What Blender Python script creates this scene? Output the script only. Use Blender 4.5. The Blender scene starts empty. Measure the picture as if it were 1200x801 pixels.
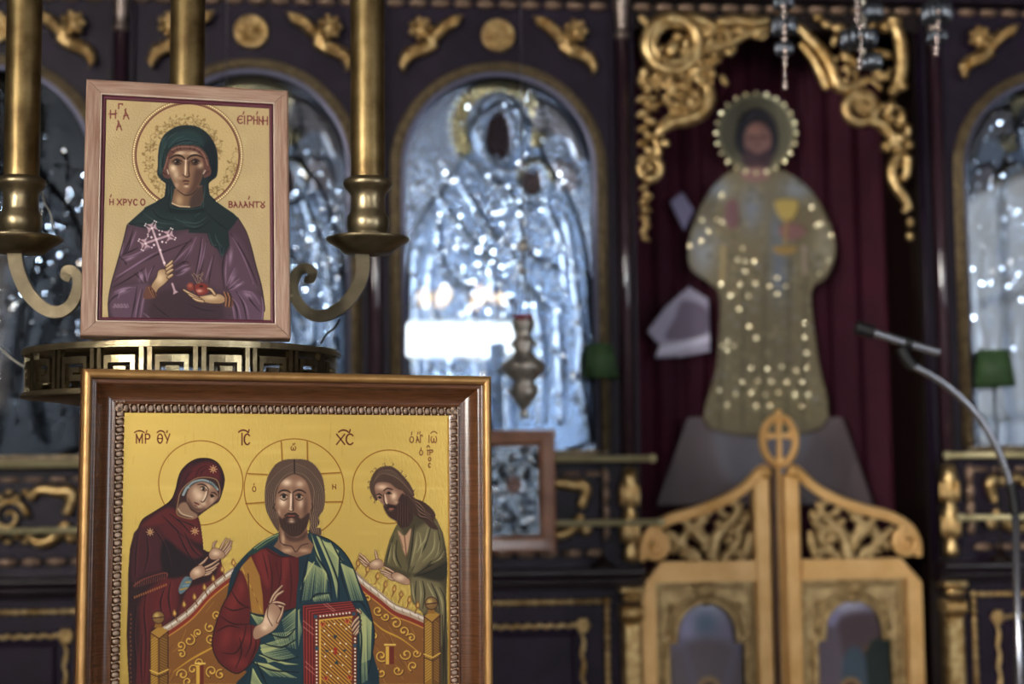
import bpy, bmesh, math, random
import numpy as np
from mathutils import Vector, Matrix

random.seed(4); rng = np.random.default_rng(7)
scene = bpy.context.scene
COL = scene.collection
R = math.radians

# ------------------------------------------------------------------ camera
FPX = 1667.0                                   # focal length in pixels of the 1200 px wide frame (50 mm lens)
CAM = np.array([0.0, 0.0, 1.5])
_y, _p, _r = R(5.0), R(4.6), R(0.57)
FWD = np.array([math.sin(_y)*math.cos(_p), math.cos(_y)*math.cos(_p), math.sin(_p)])
_rt = np.array([math.cos(_y), -math.sin(_y), 0.0]); _up = np.cross(_rt, FWD)
RIGHT = _rt*math.cos(_r) - _up*math.sin(_r)
UP = _up*math.cos(_r) + _rt*math.sin(_r)
cd = bpy.data.cameras.new('camera'); cam = bpy.data.objects.new('camera', cd); COL.objects.link(cam)
cd.sensor_width = 36.0; cd.lens = FPX/1200*36; cd.clip_start = 0.02
cd.dof.use_dof = True; cd.dof.focus_distance = 1.985; cd.dof.aperture_fstop = 2.35
M4 = Matrix(((RIGHT[0], UP[0], -FWD[0], CAM[0]), (RIGHT[1], UP[1], -FWD[1], CAM[1]),
             (RIGHT[2], UP[2], -FWD[2], CAM[2]), (0, 0, 0, 1)))
cam.matrix_world = M4
scene.camera = cam

# ------------------------------------------------------------------ world, exposure
w = bpy.data.worlds.new('world'); scene.world = w; w.use_nodes = True
bg = w.node_tree.nodes['Background']; bg.inputs[0].default_value = (0.55, 0.68, 1.0, 1); bg.inputs[1].default_value = 0.4
scene.view_settings.view_transform = 'Standard'; scene.view_settings.look = 'None'
scene.view_settings.gamma = 1.0; scene.view_settings.use_curve_mapping = False
scene.view_settings.exposure = 0.5
scene.cycles.max_bounces = 8; scene.cycles.diffuse_bounces = 4; scene.cycles.glossy_bounces = 4
scene.cycles.use_denoising = True
scene.cycles.sample_clamp_indirect = 6.0

# window daylight: (name, wall, along, z0, z1, width, strength); unseen panes, side and right-rear ones placed and sized to light the icons
UNSEEN_WINDOWS = [('rear', 0.66, 2.42, 2.78, 1.10, 60.0, (0.80, 0.92, 1.0)), ('rear', -2.3, 2.0, 3.6, 1.0, 2.0, (0.62, 0.72, 1.0)), ('rear', 3.0, 0.9, 3.4, 1.6, 1.8, (0.86, 0.93, 1.0)),
           ('left', -4.4, 1.9, 3.6, 1.2, 55.0, (1.0, 0.96, 0.88)), ('left', -2.2, 1.9, 3.6, 1.2, 55.0, (1.0, 0.96, 0.88)), ('right', -2.3, 0.9, 3.4, 2.0, 6.0, (0.86, 0.93, 1.0))]
XL, XR, YR, YW, ZC = -3.2, 4.2, -6.0, 3.6, 4.6      # room: left wall, right wall, rear wall, icon screen, ceiling

# ------------------------------------------------------------------ helpers
def ray(px, py): return FWD + RIGHT*(px-600)/FPX - UP*(py-400.5)/FPX
def W(px, py, y=YW):
    d = ray(px, py); return CAM + d*((y-CAM[1])/d[1])
def at_depth(px, py, dep): return CAM + ray(px, py)*dep
def proj(P):
    d = np.asarray(P) - CAM; z = d@FWD
    return 600+FPX*(d@RIGHT)/z, 400.5-FPX*(d@UP)/z
def lin(c):
    if isinstance(c, str): c = tuple(int(c[i:i+2], 16) for i in (0, 2, 4))
    return tuple(((v/255)/12.92 if v/255 <= .04045 else (((v/255)+.055)/1.055)**2.4) for v in c)

MATS = {}
def mat(name, color, rough=.5, metal=0.0, noise=None, bump=0.0, bscale=60, coat=0.0, emit=None, attr=None, spec=.5, stretch=None, alpha=None, trans=0.0, objvar=0.0):
    """procedural Principled material; noise=(colour2, scale, contrast) mixes a second colour by noise"""
    if name in MATS: return MATS[name]
    m = bpy.data.materials.new(name); m.use_nodes = True; nt = m.node_tree; N = nt.nodes; L = nt.links
    b = N['Principled BSDF']
    c = lin(color)+(1,)
    b.inputs['Base Color'].default_value = c; b.inputs['Roughness'].default_value = rough
    b.inputs['Metallic'].default_value = metal; b.inputs['Specular IOR Level'].default_value = spec
    b.inputs['Coat Weight'].default_value = coat; b.inputs['Coat Roughness'].default_value = .12
    b.inputs['Transmission Weight'].default_value = trans
    tc = N.new('ShaderNodeTexCoord'); src = tc.outputs['Object']
    if stretch:
        mp = N.new('ShaderNodeMapping'); mp.inputs['Scale'].default_value = stretch; L.new(src, mp.inputs[0]); src = mp.outputs[0]
    colout = None
    if attr:
        a = N.new('ShaderNodeVertexColor'); a.layer_name = attr; colout = a.outputs[0]
    if noise:
        nz = N.new('ShaderNodeTexNoise'); nz.inputs['Scale'].default_value = noise[1]; nz.inputs['Detail'].default_value = 5
        L.new(src, nz.inputs['Vector'])
        rp = N.new('ShaderNodeValToRGB'); k = noise[2]
        rp.color_ramp.elements[0].position = .5-k; rp.color_ramp.elements[1].position = .5+k
        L.new(nz.outputs[0], rp.inputs[0])
        mx = N.new('ShaderNodeMix'); mx.data_type = 'RGBA'
        L.new(rp.outputs[0], mx.inputs[0]); mx.inputs[6].default_value = c; mx.inputs[7].default_value = lin(noise[0])+(1,)
        if attr: L.new(colout, mx.inputs[6])
        colout = mx.outputs[2]
    if colout: L.new(colout, b.inputs['Base Color'])
    if bump:
        nb = N.new('ShaderNodeTexNoise'); nb.inputs['Scale'].default_value = bscale; nb.inputs['Detail'].default_value = 4
        L.new(src, nb.inputs['Vector'])
        bp = N.new('ShaderNodeBump'); bp.inputs['Strength'].default_value = bump; bp.inputs['Distance'].default_value = .01
        L.new(nb.outputs[0], bp.inputs['Height']); L.new(bp.outputs[0], b.inputs['Normal'])
    if emit:
        b.inputs['Emission Color'].default_value = tuple(emit[0])+(1,); b.inputs['Emission Strength'].default_value = emit[1]
    if alpha is not None: b.inputs['Alpha'].default_value = alpha
    MATS[name] = m
    return m

def wloc(o):
    v = Vector((0, 0, 0))
    while o is not None: v = v + o.location; o = o.parent
    return v
def thing(name, label, cat, loc=(0, 0, 0), group=None, rot=None):
    o = bpy.data.objects.new(name, None); COL.objects.link(o); o.location = loc; o.empty_display_size = .05
    if rot is not None: o.rotation_euler = rot
    o['label'] = label; o['category'] = cat
    if group: o['group'] = group
    return o
def tag(o, label, cat, group=None):
    o['label'] = label; o['category'] = cat
    if group: o['group'] = group
    return o
def struct(o, label=None):
    o['kind'] = 'structure'
    if label: o['label'] = label
    return o

class MB:
    """collects shapes and links them as one mesh object"""
    def __init__(s): s.v = []; s.f = []; s.sm = []
    def add(s, V, F, smooth=False):
        k = len(s.v); s.v.extend([tuple(map(float, p)) for p in V]); s.f.extend([tuple(i+k for i in f) for f in F]); s.sm.extend([smooth]*len(F)); return s
    def box(s, a, b):
        x0, y0, z0 = a; x1, y1, z1 = b
        return s.add([(x0,y0,z0),(x1,y0,z0),(x1,y1,z0),(x0,y1,z0),(x0,y0,z1),(x1,y0,z1),(x1,y1,z1),(x0,y1,z1)],
                     [(0,3,2,1),(4,5,6,7),(0,1,5,4),(1,2,6,5),(2,3,7,6),(3,0,4,7)])
    def bevbox(s, a, b, c=.004):
        """box whose front (low y) edges are chamfered"""
        x0, y0, z0 = a; x1, y1, z1 = b
        V = [(x0,y1,z0),(x1,y1,z0),(x1,y1,z1),(x0,y1,z1),(x0,y0+c,z0),(x1,y0+c,z0),(x1,y0+c,z1),(x0,y0+c,z1),
             (x0+c,y0,z0+c),(x1-c,y0,z0+c),(x1-c,y0,z1-c),(x0+c,y0,z1-c)]
        return s.add(V, [(0,3,2,1),(0,1,5,4),(1,2,6,5),(2,3,7,6),(3,0,4,7),(4,5,9,8),(5,6,10,9),(6,7,11,10),(7,4,8,11),(8,9,10,11)])
    def tube(s, path, rad, seg=8, closed=False, flat=1.0, ref=(0, 1, 0), caps=True, phase=0.0, smooth=True):
        """swept tube; flat scales the section along ref"""
        P = [np.array(p, float) for p in path]; n = len(P)
        rr = rad if hasattr(rad, '__len__') else [rad]*n
        V = []; F = []
        ref = np.array(ref, float)
        for i in range(n):
            if closed: t = P[(i+1) % n]-P[i-1]
            else: t = P[min(i+1, n-1)]-P[max(i-1, 0)]
            t = t/(np.linalg.norm(t)+1e-12)
            a = np.cross(t, ref)
            if np.linalg.norm(a) < 1e-3: a = np.cross(t, (1, 0, 0.01))
            a /= np.linalg.norm(a); b = np.cross(a, t)
            for k in range(seg):
                th = 2*math.pi*k/seg+phase
                V.append(P[i]+a*math.cos(th)*rr[i]+b*math.sin(th)*rr[i]*flat)
        m = n if closed else n-1
        for i in range(m):
            for k in range(seg):
                i2 = (i+1) % n; k2 = (k+1) % seg
                F.append((i*seg+k, i*seg+k2, i2*seg+k2, i2*seg+k))
        if caps and not closed:
            F.append(tuple(range(seg-1, -1, -1))); F.append(tuple((n-1)*seg+k for k in range(seg)))
        return s.add(V, F, smooth)
    def lathe(s, prof, c, seg=20, axis=2):
        """profile of (r, z) turned about a vertical axis through c"""
        V = []; F = []; n = len(prof)
        for r, z in prof:
            for k in range(seg):
                th = 2*math.pi*k/seg; V.append((c[0]+r*math.cos(th), c[1]+r*math.sin(th), c[2]+z))
        for i in range(n-1):
            for k in range(seg):
                k2 = (k+1) % seg; F.append((i*seg+k, i*seg+k2, (i+1)*seg+k2, (i+1)*seg+k))
        F.append(tuple(range(seg-1, -1, -1))); F.append(tuple((n-1)*seg+k for k in range(seg)))
        return s.add(V, F, True)
    def ball(s, c, r, seg=10, rings=6, rot=0.0):
        """ellipsoid; r scalar or (rx, ry, rz); rot turns it in the x-z plane"""
        if not hasattr(r, '__len__'): r = (r, r, r)
        V = []; F = []; cr, sr = math.cos(rot), math.sin(rot)
        def put(x, y, z): V.append((c[0]+x*cr-z*sr, c[1]+y, c[2]+x*sr+z*cr))
        put(0, 0, r[2])
        for i in range(1, rings):
            ph = math.pi*i/rings
            for k in range(seg):
                th = 2*math.pi*k/seg; put(r[0]*math.sin(ph)*math.cos(th), r[1]*math.sin(ph)*math.sin(th), r[2]*math.cos(ph))
        put(0, 0, -r[2]); last = len(V)-1
        for k in range(seg): F.append((0, 1+k, 1+(k+1) % seg))
        for i in range(rings-2):
            for k in range(seg):
                a = 1+i*seg+k; b = 1+i*seg+(k+1) % seg; F.append((a, a+seg, b+seg, b))
        for k in range(seg):
            a = 1+(rings-2)*seg
            F.append((a+k, last, a+(k+1) % seg))
        return s.add(V, F, True)
    def prism(s, poly, y0, y1, smooth=False):
        """polygon in (x, z) extruded from y0 (front) to y1"""
        n = len(poly); V = [(x, y0, z) for x, z in poly]+[(x, y1, z) for x, z in poly]
        ar = sum(poly[i][0]*poly[(i+1) % n][1]-poly[(i+1) % n][0]*poly[i][1] for i in range(n))
        fr = tuple(range(n)); F = []
        if ar < 0: fr = fr[::-1]
        F.append(fr); F.append(tuple(i+n for i in fr[::-1]))
        for i in range(n):
            j = (i+1) % n
            F.append((i, i+n, j+n, j) if ar > 0 else (j, j+n, i+n, i))
        return s.add(V, F, smooth)
    def build(s, name, m, parent=None, loc=None):
        me = bpy.data.meshes.new(name); me.from_pydata(s.v, [], s.f); me.update()
        me.polygons.foreach_set('use_smooth', s.sm); me.materials.append(m)
        o = bpy.data.objects.new(name, me); COL.objects.link(o)
        if parent is not None: o.parent = parent
        if loc is not None: o.location = loc
        elif parent is not None and abs(parent.rotation_euler.z)+abs(parent.rotation_euler.x)+abs(parent.rotation_euler.y) < 1e-9:
            o.location = -wloc(parent)
        return o
def local(o): o.location = (0, 0, 0); return o
def copyof(o, parent, loc):
    c = o.copy(); COL.objects.link(c); c.parent = parent; c.location = loc; return c

def crom(P, n=6, closed=False):
    """Catmull-Rom through points"""
    P = [np.array(p, float) for p in P]; out = []; N = len(P)
    rngi = range(N if closed else N-1)
    for i in rngi:
        if closed: a, b, c, d = P[i-1], P[i], P[(i+1) % N], P[(i+2) % N]
        else: a, b, c, d = P[max(i-1, 0)], P[i], P[i+1], P[min(i+2, N-1)]
        for k in range(n):
            t = k/n
            out.append(.5*((2*b)+(c-a)*t+(2*a-5*b+4*c-d)*t*t+(3*b-a-3*c+d)*t**3))
    if not closed: out.append(P[-1])
    return out
def spiral(cx, cz, r0, r1, a0, turns, n=26):
    """points (x, z) of a spiral from radius r0 to r1"""
    return [(cx+(r0+(r1-r0)*i/n)*math.cos(a0+turns*2*math.pi*i/n), cz+(r0+(r1-r0)*i/n)*math.sin(a0+turns*2*math.pi*i/n)) for i in range(n+1)]

# ------------------------------------------------------------------ materials
WOOD = mat('dark_stained_wood', '211428', .42, 0, ('150c18', 18, .2), .1, 90, spec=.2)
WOODB = mat('brown_black_wood', '1a0f0c', .5, 0, ('120908', 25, .2), .15, 90, spec=.2)
GILT = mat('worn_gilding', 'dcc08a', .3, .85, ('94703c', 45, .2), .2, 160)
GILTD = mat('bright_gilding', 'c9a05c', .45, .55, ('a87c3c', 30, .25), .2, 160)
BRASS = mat('aged_brass', 'a89062', .38, .95, ('6d5838', 22, .2), .06, 50)
BRASSD = mat('dark_bronze', 'a89878', .34, .92, ('75684e', 30, .25), .08, 60)
SILVER = mat('beaten_silver', 'b9bec8', .22, .95, None, .1, 220, attr='Col')
SILV = mat('lamp_silver', 'cac2b6', .3, .65, ('8d857c', 40, .2), .1, 120)
PLASTER = mat('painted_plaster', '4e4641', .9, 0, ('40363a', 6, .25), .1, 30)
STONE = mat('stone_floor', '6f655c', .5, 0, ('574e48', 5, .25), .1, 30)
PANE = {}
def pane_mat(st, DAY):
    if (st, DAY) not in PANE:
        m = bpy.data.materials.new('daylit_glass'); m.use_nodes = True; nt = m.node_tree
        e = nt.nodes.new('ShaderNodeEmission'); e.inputs[0].default_value = DAY+(1,); e.inputs[1].default_value = st
        nt.links.new(e.outputs[0], nt.nodes['Material Output'].inputs[0]); PANE[st, DAY] = m
    return PANE[st, DAY]
# ------------------------------------------------------------------ room shell
def slab(name, a, b, m): return struct(MB().box(a, b).build(name, m))
slab('floor', (XL-.2, YR-.2, -.12), (XR+.2, YW+1.6, 0), STONE)
slab('ceiling', (XL-.2, YR-.2, ZC), (XR+.2, YW+1.6, ZC+.1), PLASTER)
slab('wall_back', (XL-.2, YW+1.4, 0), (XR+.2, YW+1.6, ZC), PLASTER)      # apse wall behind the screen
def wall_with_windows(name, side, wins):
    """plaster wall made of blocks left around the window openings"""
    mb = MB()
    lo, hi = (XL-.2, XR+.2) if side == 'rear' else (YR, YW+1.4)
    def blk(a0, a1, z0, z1):
        if a1-a0 < 1e-4 or z1-z0 < 1e-4: return
        if side == 'rear': mb.box((a0, YR-.2, z0), (a1, YR, z1))
        elif side == 'left': mb.box((XL-.2, a0, z0), (XL, a1, z1))
        else: mb.box((XR, a0, z0), (XR+.2, a1, z1))
    cur = lo
    for (c, z0, z1, wd) in sorted(wins):
        blk(cur, c-wd/2, 0, ZC); blk(c-wd/2, c+wd/2, 0, z0); blk(c-wd/2, c+wd/2, z1, ZC); cur = c+wd/2
    blk(cur, hi, 0, ZC)
    struct(mb.build(name, PLASTER))
FRAMEW = mat('white_window_frame', 'c8c4bc', .6)
for side in ('rear', 'left', 'right'):
    wall_with_windows('wall_'+side, side, [(c, z0, z1, wd) for (s, c, z0, z1, wd, st, tint) in UNSEEN_WINDOWS if s == side])
for i, (s, c, z0, z1, wd, st, tint) in enumerate(UNSEEN_WINDOWS):
    e = bpy.data.objects.new('window_%d' % (i+1), None); COL.objects.link(e); struct(e)
    fr = MB(); pn = []
    nx = 2 if wd > .9 else 1; nz = 1 if z1-z0 < .6 else 3
    def P(a0, a1, zz0, zz1, d0, d1):
        if s == 'rear': return (c+a0, YR-d1, zz0), (c+a1, YR-d0, zz1)
        if s == 'left': return (XL-d1, c+a0, zz0), (XL-d0, c+a1, zz1)
        return (XR+d0, c+a0, zz0), (XR+d1, c+a1, zz1)
    t = .035
    fr.box(*P(-wd/2, -wd/2+t, z0, z1, .06, .12)); fr.box(*P(wd/2-t, wd/2, z0, z1, .06, .12))
    fr.box(*P(-wd/2+t, wd/2-t, z0, z0+t, .06, .12)); fr.box(*P(-wd/2+t, wd/2-t, z1-t, z1, .06, .12))
    for k in range(1, nx): fr.box(*P(-wd/2+wd*k/nx-.012, -wd/2+wd*k/nx+.012, z0+t, z1-t, .06, .11))
    for k in range(1, nz): fr.box(*P(-wd/2+t, wd/2-t, z0+(z1-z0)*k/nz-.012, z0+(z1-z0)*k/nz+.012, .065, .105))
    fr.build('window_frame', FRAMEW, e)
    for a in range(nx):
        for b in range(nz):
            MB().box(*P(-wd/2+wd*a/nx+.005, -wd/2+wd*(a+1)/nx-.005, z0+(z1-z0)*b/nz+.005, z0+(z1-z0)*(b+1)/nz-.005, .12, .125)).build('pane', pane_mat(st, tint), e)

# ------------------------------------------------------------------ icon screen (front wall)
K = .00216                                              # metres per photograph pixel on the screen
screen = bpy.data.objects.new('wall_front', None); COL.objects.link(screen); struct(screen)
BAYS = [-.985, -.345, .286, 1.766]                       # arch centres
COLS = [-1.305, -.667, -.030, .607, 1.441, 2.09]         # column centres
ZB, ZSPR, HW = 1.515, 2.237, .247                        # arch: sill, springing, inner half width
DO0, DO1 = .640, 1.392                                   # door opening
def arch_pts(cx, hw, zs, n=24, zb=ZB): 
    return [(cx+hw, zb)]+[(cx+hw*math.cos(math.pi*i/n), zs+hw*math.sin(math.pi*i/n)) for i in range(n+1)]+[(cx-hw, zb)]
# boards with arched openings
for cx in BAYS:
    b0, b1, zt = cx-.322, cx+.322, 2.80
    A = arch_pts(cx, HW+.012, ZSPR); B = []
    for x, z in A:
        dx, dz = x-cx, z-ZSPR
        if dz <= 0: B.append((b1 if dx > 0 else b0, z))
        else:
            s_ = min(.322/max(abs(dx), 1e-6), (zt-ZSPR)/max(dz, 1e-6)); B.append((cx+dx*s_, ZSPR+dz*s_))
    V = [(x, YW, z) for x, z in A]+[(x, YW, z) for x, z in B]+[(x, YW+.06, z) for x, z in A]; n = len(A); F = []
    for i in range(n-1): F += [(i, n+i, n+i+1, i+1), (i, i+1, 2*n+i+1, 2*n+i)]
    # fill the corner triangles
    mb = MB().add(V, F)
    for sx in (-1, 1):
        k = [i for i in range(1, n-1)]
        xc = cx+sx*.322
        best = [i for i in range(n-1) if (abs(B[i][0]-xc) < 1e-6) != (abs(B[i+1][0]-xc) < 1e-6) and (B[i][0]-cx)*sx > 0 and (B[i+1][0]-cx)*sx > 0]
        for i in best:
            a_, b_ = n+i, n+i+1
            mb.add([V[a_], V[b_], (xc, YW, zt)], [(0, 2, 1)])
    mb.build('arched_panel', WOOD, screen)
    # twisted rope moulding round the arch: two plain fillets and a row of slanted beads
    pts = arch_pts(cx, HW+.014, ZSPR, 40); pth = [(x, YW-.012, z) for x, z in pts]
    ROPE = mat('dull_gilt_moulding', '7f6d50', .42, .5, ('4a3d2a', 60, .2), .2, 200)
    m_ = MB(); m_.tube(pth, .010, 8)
    m_.tube([(cx+(x-cx)*(HW+.026)/(HW+.014), YW-.006, z if z < ZSPR else ZSPR+(z-ZSPR)*(HW+.026)/(HW+.014)) for x, z in pts], .006, 6)
    am = m_.build('arch_moulding', ROPE, screen)
    MB().tube([(cx+(x-cx)*(HW+.001)/(HW+.014), YW-.002, z if z < ZSPR else ZSPR+(z-ZSPR)*(HW+.001)/(HW+.014)) for x, z in pts], .0075, 8).build('inner_fillet', mat('lilac_silver_fillet', '74748c', .35, .5), am)
    tw = MB(); pl = []
    tot = 0; seglen = []
    for i in range(len(pts)-1): seglen.append(math.dist(pts[i], pts[i+1])); tot += seglen[-1]
    nb = int(tot/.016); d = 0; i = 0
    for k in range(nb):
        s_ = tot*k/nb
        while i < len(seglen)-1 and s_ > d+seglen[i]: d += seglen[i]; i += 1
        u = (s_-d)/seglen[i]; x = pts[i][0]+(pts[i+1][0]-pts[i][0])*u; z = pts[i][1]+(pts[i+1][1]-pts[i][1])*u
        an = math.atan2(pts[i+1][1]-pts[i][1], pts[i+1][0]-pts[i][0])
        tw.ball((x, YW-.016, z), (.012, .009, .0065), 6, 4, an+.9)
    tw.build('rope_twist', ROPE, am)
    MB().box((cx-HW-.02, YW-.02, ZB-.022), (cx+HW+.02, YW+.02, ZB)).build('sill_moulding', ROPE, screen)
# plain boards beyond, above the door, piers beside it
SB = MB()
for a, b in ((XL, -1.307), (2.088, XR)): SB.box((a, YW, 0), (b, YW+.06, 2.80))
SB.build('outer_board', WOODB, screen)
MB().box((XL, YW-.02, 2.80), (XR, YW+.06, ZC)).build('upper_board', WOODB, screen)
MB().box((.607, YW, 2.615), (1.445, YW+.06, 2.80)).build('door_header', WOODB, screen)
MB().box((.607, YW, 0), (DO0, YW+.06, 2.615)).build('door_jamb', WOODB, screen)
MB().box((DO1, YW, 0), (1.445, YW+.06, 2.615)).build('door_jamb', WOODB, screen)
MB().box((.60, YW+.06, 0), (.615, YW+.44, 2.8)).build('reveal_board', WOODB, screen)
MB().box((1.432, YW+.06, 0), (1.447, YW+.44, 2.8)).build('reveal_board', WOODB, screen)
MB().box((.615, YW+.06, 2.72), (1.432, YW+.44, 2.74)).build('reveal_board', WOODB, screen)
MB().tube([(DO1+.012, YW-.006, 1.2), (DO1+.012, YW-.006, 2.61)], .008, 8).build('jamb_bead', WOOD, screen)
# cornice with a course of long pale beads
MB().box((XL, YW-.05, 2.682), (XR, YW, 2.80)).build('cornice', WOOD, screen)
PALE = mat('pale_gilt_bead', 'a58a74', .4, .5, ('7b6252', 50, .2), .1, 120)
bead0 = None; x = -1.5
BD = MB().ball((0, 0, 0), (.026, .014, .011), 10, 6)
while x < 2.3:
    if bead0 is None: bead0 = BD.build('bead', PALE, screen, (x, YW-.006, 2.667))
    else: copyof(bead0, screen, (x, YW-.006, 2.667))
    x += .0585
# columns
SHAFT = mat('polished_dark_shaft', '35222c', .14, 0, None, .02, 30, coat=1.0)
CAPM = mat('pale_capital', '9b8c84', .32, .7, ('5d5048', 60, .2), .1, 100)
def column(cx, capital=CAPM):
    c = MB().lathe([(.017, 0), (.016, .5), (.0155, 1.1)], (cx, YW-.022, 1.475), 16).build('column_shaft', SHAFT, screen)
    for sx in (-1, 1):
        MB().box((cx+sx*.026-.004, YW-.016, 1.475), (cx+sx*.026+.004, YW, 2.68)).build('column_fillet', WOOD, c)
    MB().lathe([(.014, 0), (.019, .006), (.02, .014), (.014, .022), (.015, .03), (.017, .05), (.019, .085), (.022, .1), (.022, .11)], (cx, YW-.022, 2.575), 14).build('capital', CAPM, c)
    # leafy baluster below the shaft
    b = MB().lathe([(.013, 0), (.019, .008), (.018, .03), (.012, .04), (.02, .055), (.024, .08), (.019, .12), (.013, .135), (.022, .15), (.025, .17), (.02, .21), (.015, .235)], (cx, YW-.026, 1.232), 14).build('baluster', GILT, c)
    lf = MB()
    for k in range(9):
        a = math.pi*(1+k/8)
        for z, r in ((1.31, .022), (1.40, .023)):
            lf.ball((cx+r*math.cos(a), YW-.026+r*math.sin(a), z), (.0045, .0045, .03), 6, 5)
    lf.build('acanthus_leaf', GILT, b)
    # lower pilaster with its capital
    p = MB(); p.bevbox((cx-.024, YW-.04, .55), (cx+.024, YW, 1.085), .008)
    po = p.build('pilaster', GILT, c)
    q = MB(); q.bevbox((cx-.03, YW-.05, 1.09), (cx+.03, YW, 1.125), .01); q.ball((cx, YW-.04, 1.145), (.03, .018, .012), 10, 5); q.bevbox((cx-.032, YW-.052, 1.157), (cx+.032, YW, 1.172), .005)
    for k in range(-2, 3): q.ball((cx+k*.011, YW-.05, 1.105), (.0045, .006, .018), 6, 4)
    q.build('pilaster_capital', GILT, po)
for cx in COLS: column(cx)
# frieze under the icons, ledge, base panels
LEDGE = mat('ledge_wood', '251a22', .3, 0, ('170e14', 20, .2), .1, 60, coat=.5)
def scrollpair(mb, cx, sx, zc):
    """C scrolls of the frieze on one side (sx) of a bay centre"""
    def t(P): return [(cx+sx*a, YW-.012, zc+b) for a, b in P]
    up = crom([(.115, .048), (.13, .064), (.155, .066), (.18, .06), (.2, .064), (.212, .05), (.207, .028), (.2, .005)], 5)
    mb.tube(t(up), [.010+.006*math.sin(i/len(up)*3.1) for i in range(len(up))], 8)
    dn = crom([(.112, -.05), (.13, -.062), (.155, -.06), (.178, -.045), (.19, -.03), (.2, -.012)], 5)
    mb.tube(t(dn), [.010+.006*math.sin(i/len(dn)*3.1) for i in range(len(dn))], 8)
    for a, b, r in ((.115, .05, .013), (.207, .056, .018), (.113, -.05, .013), (.21, -.05, .017), (.2, .012, .012)): mb.ball((cx+sx*a, YW-.014, zc+b), (r, .012, r), 8, 6)
    sp = spiral(cx+sx*.06, zc+.0, .045, .008, 0, 1.4*sx, 24)
    mb.tube([(x, YW-.01, z) for x, z in sp], [.009-.005*i/24 for i in range(25)], 6)
    for k in range(5): mb.ball((cx+sx*(.02+.02*k), YW-.012, zc+.06-.012*(k % 2)), (.011, .008, .008), 6, 4)
    for k in range(5): mb.ball((cx+sx*(.02+.02*k), YW-.012, zc-.06+.012*(k % 2)), (.011, .008, .008), 6, 4)
for cx in BAYS:
    MB().box((cx-.322, YW+.004, 1.172), (cx+.322, YW+.06, 1.515)).build('frieze_board', WOOD, screen)
    fr = MB().box((cx-.285, YW-.006, 1.462), (cx+.285, YW+.004, 1.475)).box((cx-.285, YW-.006, 1.262), (cx+.285, YW+.004, 1.27)).build('frieze_border', WOOD, screen)
    for sx in (-1, 1):
        g = MB(); scrollpair(g, cx, sx, 1.365); g.build('carved_scroll', GILT, screen)
    g = MB()
    for k in range(8): g.ball((cx+.02*math.cos(k*.785), YW-.01, 1.365+.02*math.sin(k*.785)), (.009, .008, .009), 6, 4)
    g.ball((cx, YW-.012, 1.365), .011, 8, 5); g.build('carved_rosette', GILT, screen)
    for sx in (-1, 1):
        for z in (1.445, 1.40, 1.355, 1.31):
            copyof(bead0, screen, (cx+sx*.262, YW-.004, z)).rotation_euler = (0, math.pi/2, 0)
    for k in range(-4, 5): copyof(bead0, screen, (cx+k*.0585, YW-.01, 1.255))
    for k in range(-4, 5): copyof(bead0, screen, (cx+k*.0585, YW-.002, 1.455)).scale = (1, .6, .6)
    # base panel
    MB().box((cx-.322, YW+.004, 0), (cx+.322, YW+.06, 1.172)).build('base_board', WOOD, screen)
    bp = MB().bevbox((cx-.18, YW-.008, .25), (cx+.18, YW+.004, 1.06), .01).build('raised_field', WOOD, screen)
    gb = []
    for (x0, z0, x1, z1, r) in ((-.262, 1.134, .262, 1.134, .0085), (-.262, .3, -.262, 1.134, .0085), (.262, .3, .262, 1.134, .0085), (-.262, .3, .262, .3, .0085)):
        L_ = max(abs(x1-x0), abs(z1-z0)); n = int(L_/.022); m_ = MB()
        m_.tube([(cx+x0, YW-.002, z0), (cx+x1, YW-.002, z1)], r*.7, 6)
        for k in range(n+1):
            m_.ball((cx+x0+(x1-x0)*k/n, YW-.004, z0+(z1-z0)*k/n), (.012, .008, r) if x1 != x0 else (r, .008, .012), 6, 4)
        m_.build('gilt_border', GILT, screen)
    for (x0, z0, x1, z1) in ((-.2, 1.075, .2, 1.075), (-.2, .3, -.2, 1.075), (.2, .3, .2, 1.075)):
        n = 14; m_ = MB(); P_ = []
        for k in range(n*3+1):
            u = k/(n*3); wv = .004*math.sin(k*2.1)
            P_.append((cx+x0+(x1-x0)*u+(wv if x0 == x1 else 0), YW-.004, z0+(z1-z0)*u+(wv if z0 == z1 else 0)))
        m_.tube(P_, [.0045+.0025*(k % 3 == 0) for k in range(len(P_))], 6); m_.build('gilt_garland', GILT, screen)
    for sx in (-1, 1):
        m_ = MB()
        for k in range(6): m_.ball((cx+sx*.2+.012*math.cos(k*1.05), YW-.006, 1.075+.012*math.sin(k*1.05)), (.009, .008, .009), 6, 4)
        m_.build('corner_flower', GILT, screen)
for a, b in ((XL, DO0-.004), (DO1+.004, XR)):
    lp = MB(); lp.bevbox((a, YW-.09, 1.205), (b, YW+.004, 1.222), .005); lp.bevbox((a, YW-.075, 1.178), (b, YW+.004, 1.205), .012); lp.bevbox((a, YW-.05, 1.172), (b, YW+.004, 1.179), .003)
    lp.build('ledge', LEDGE, screen)
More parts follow.
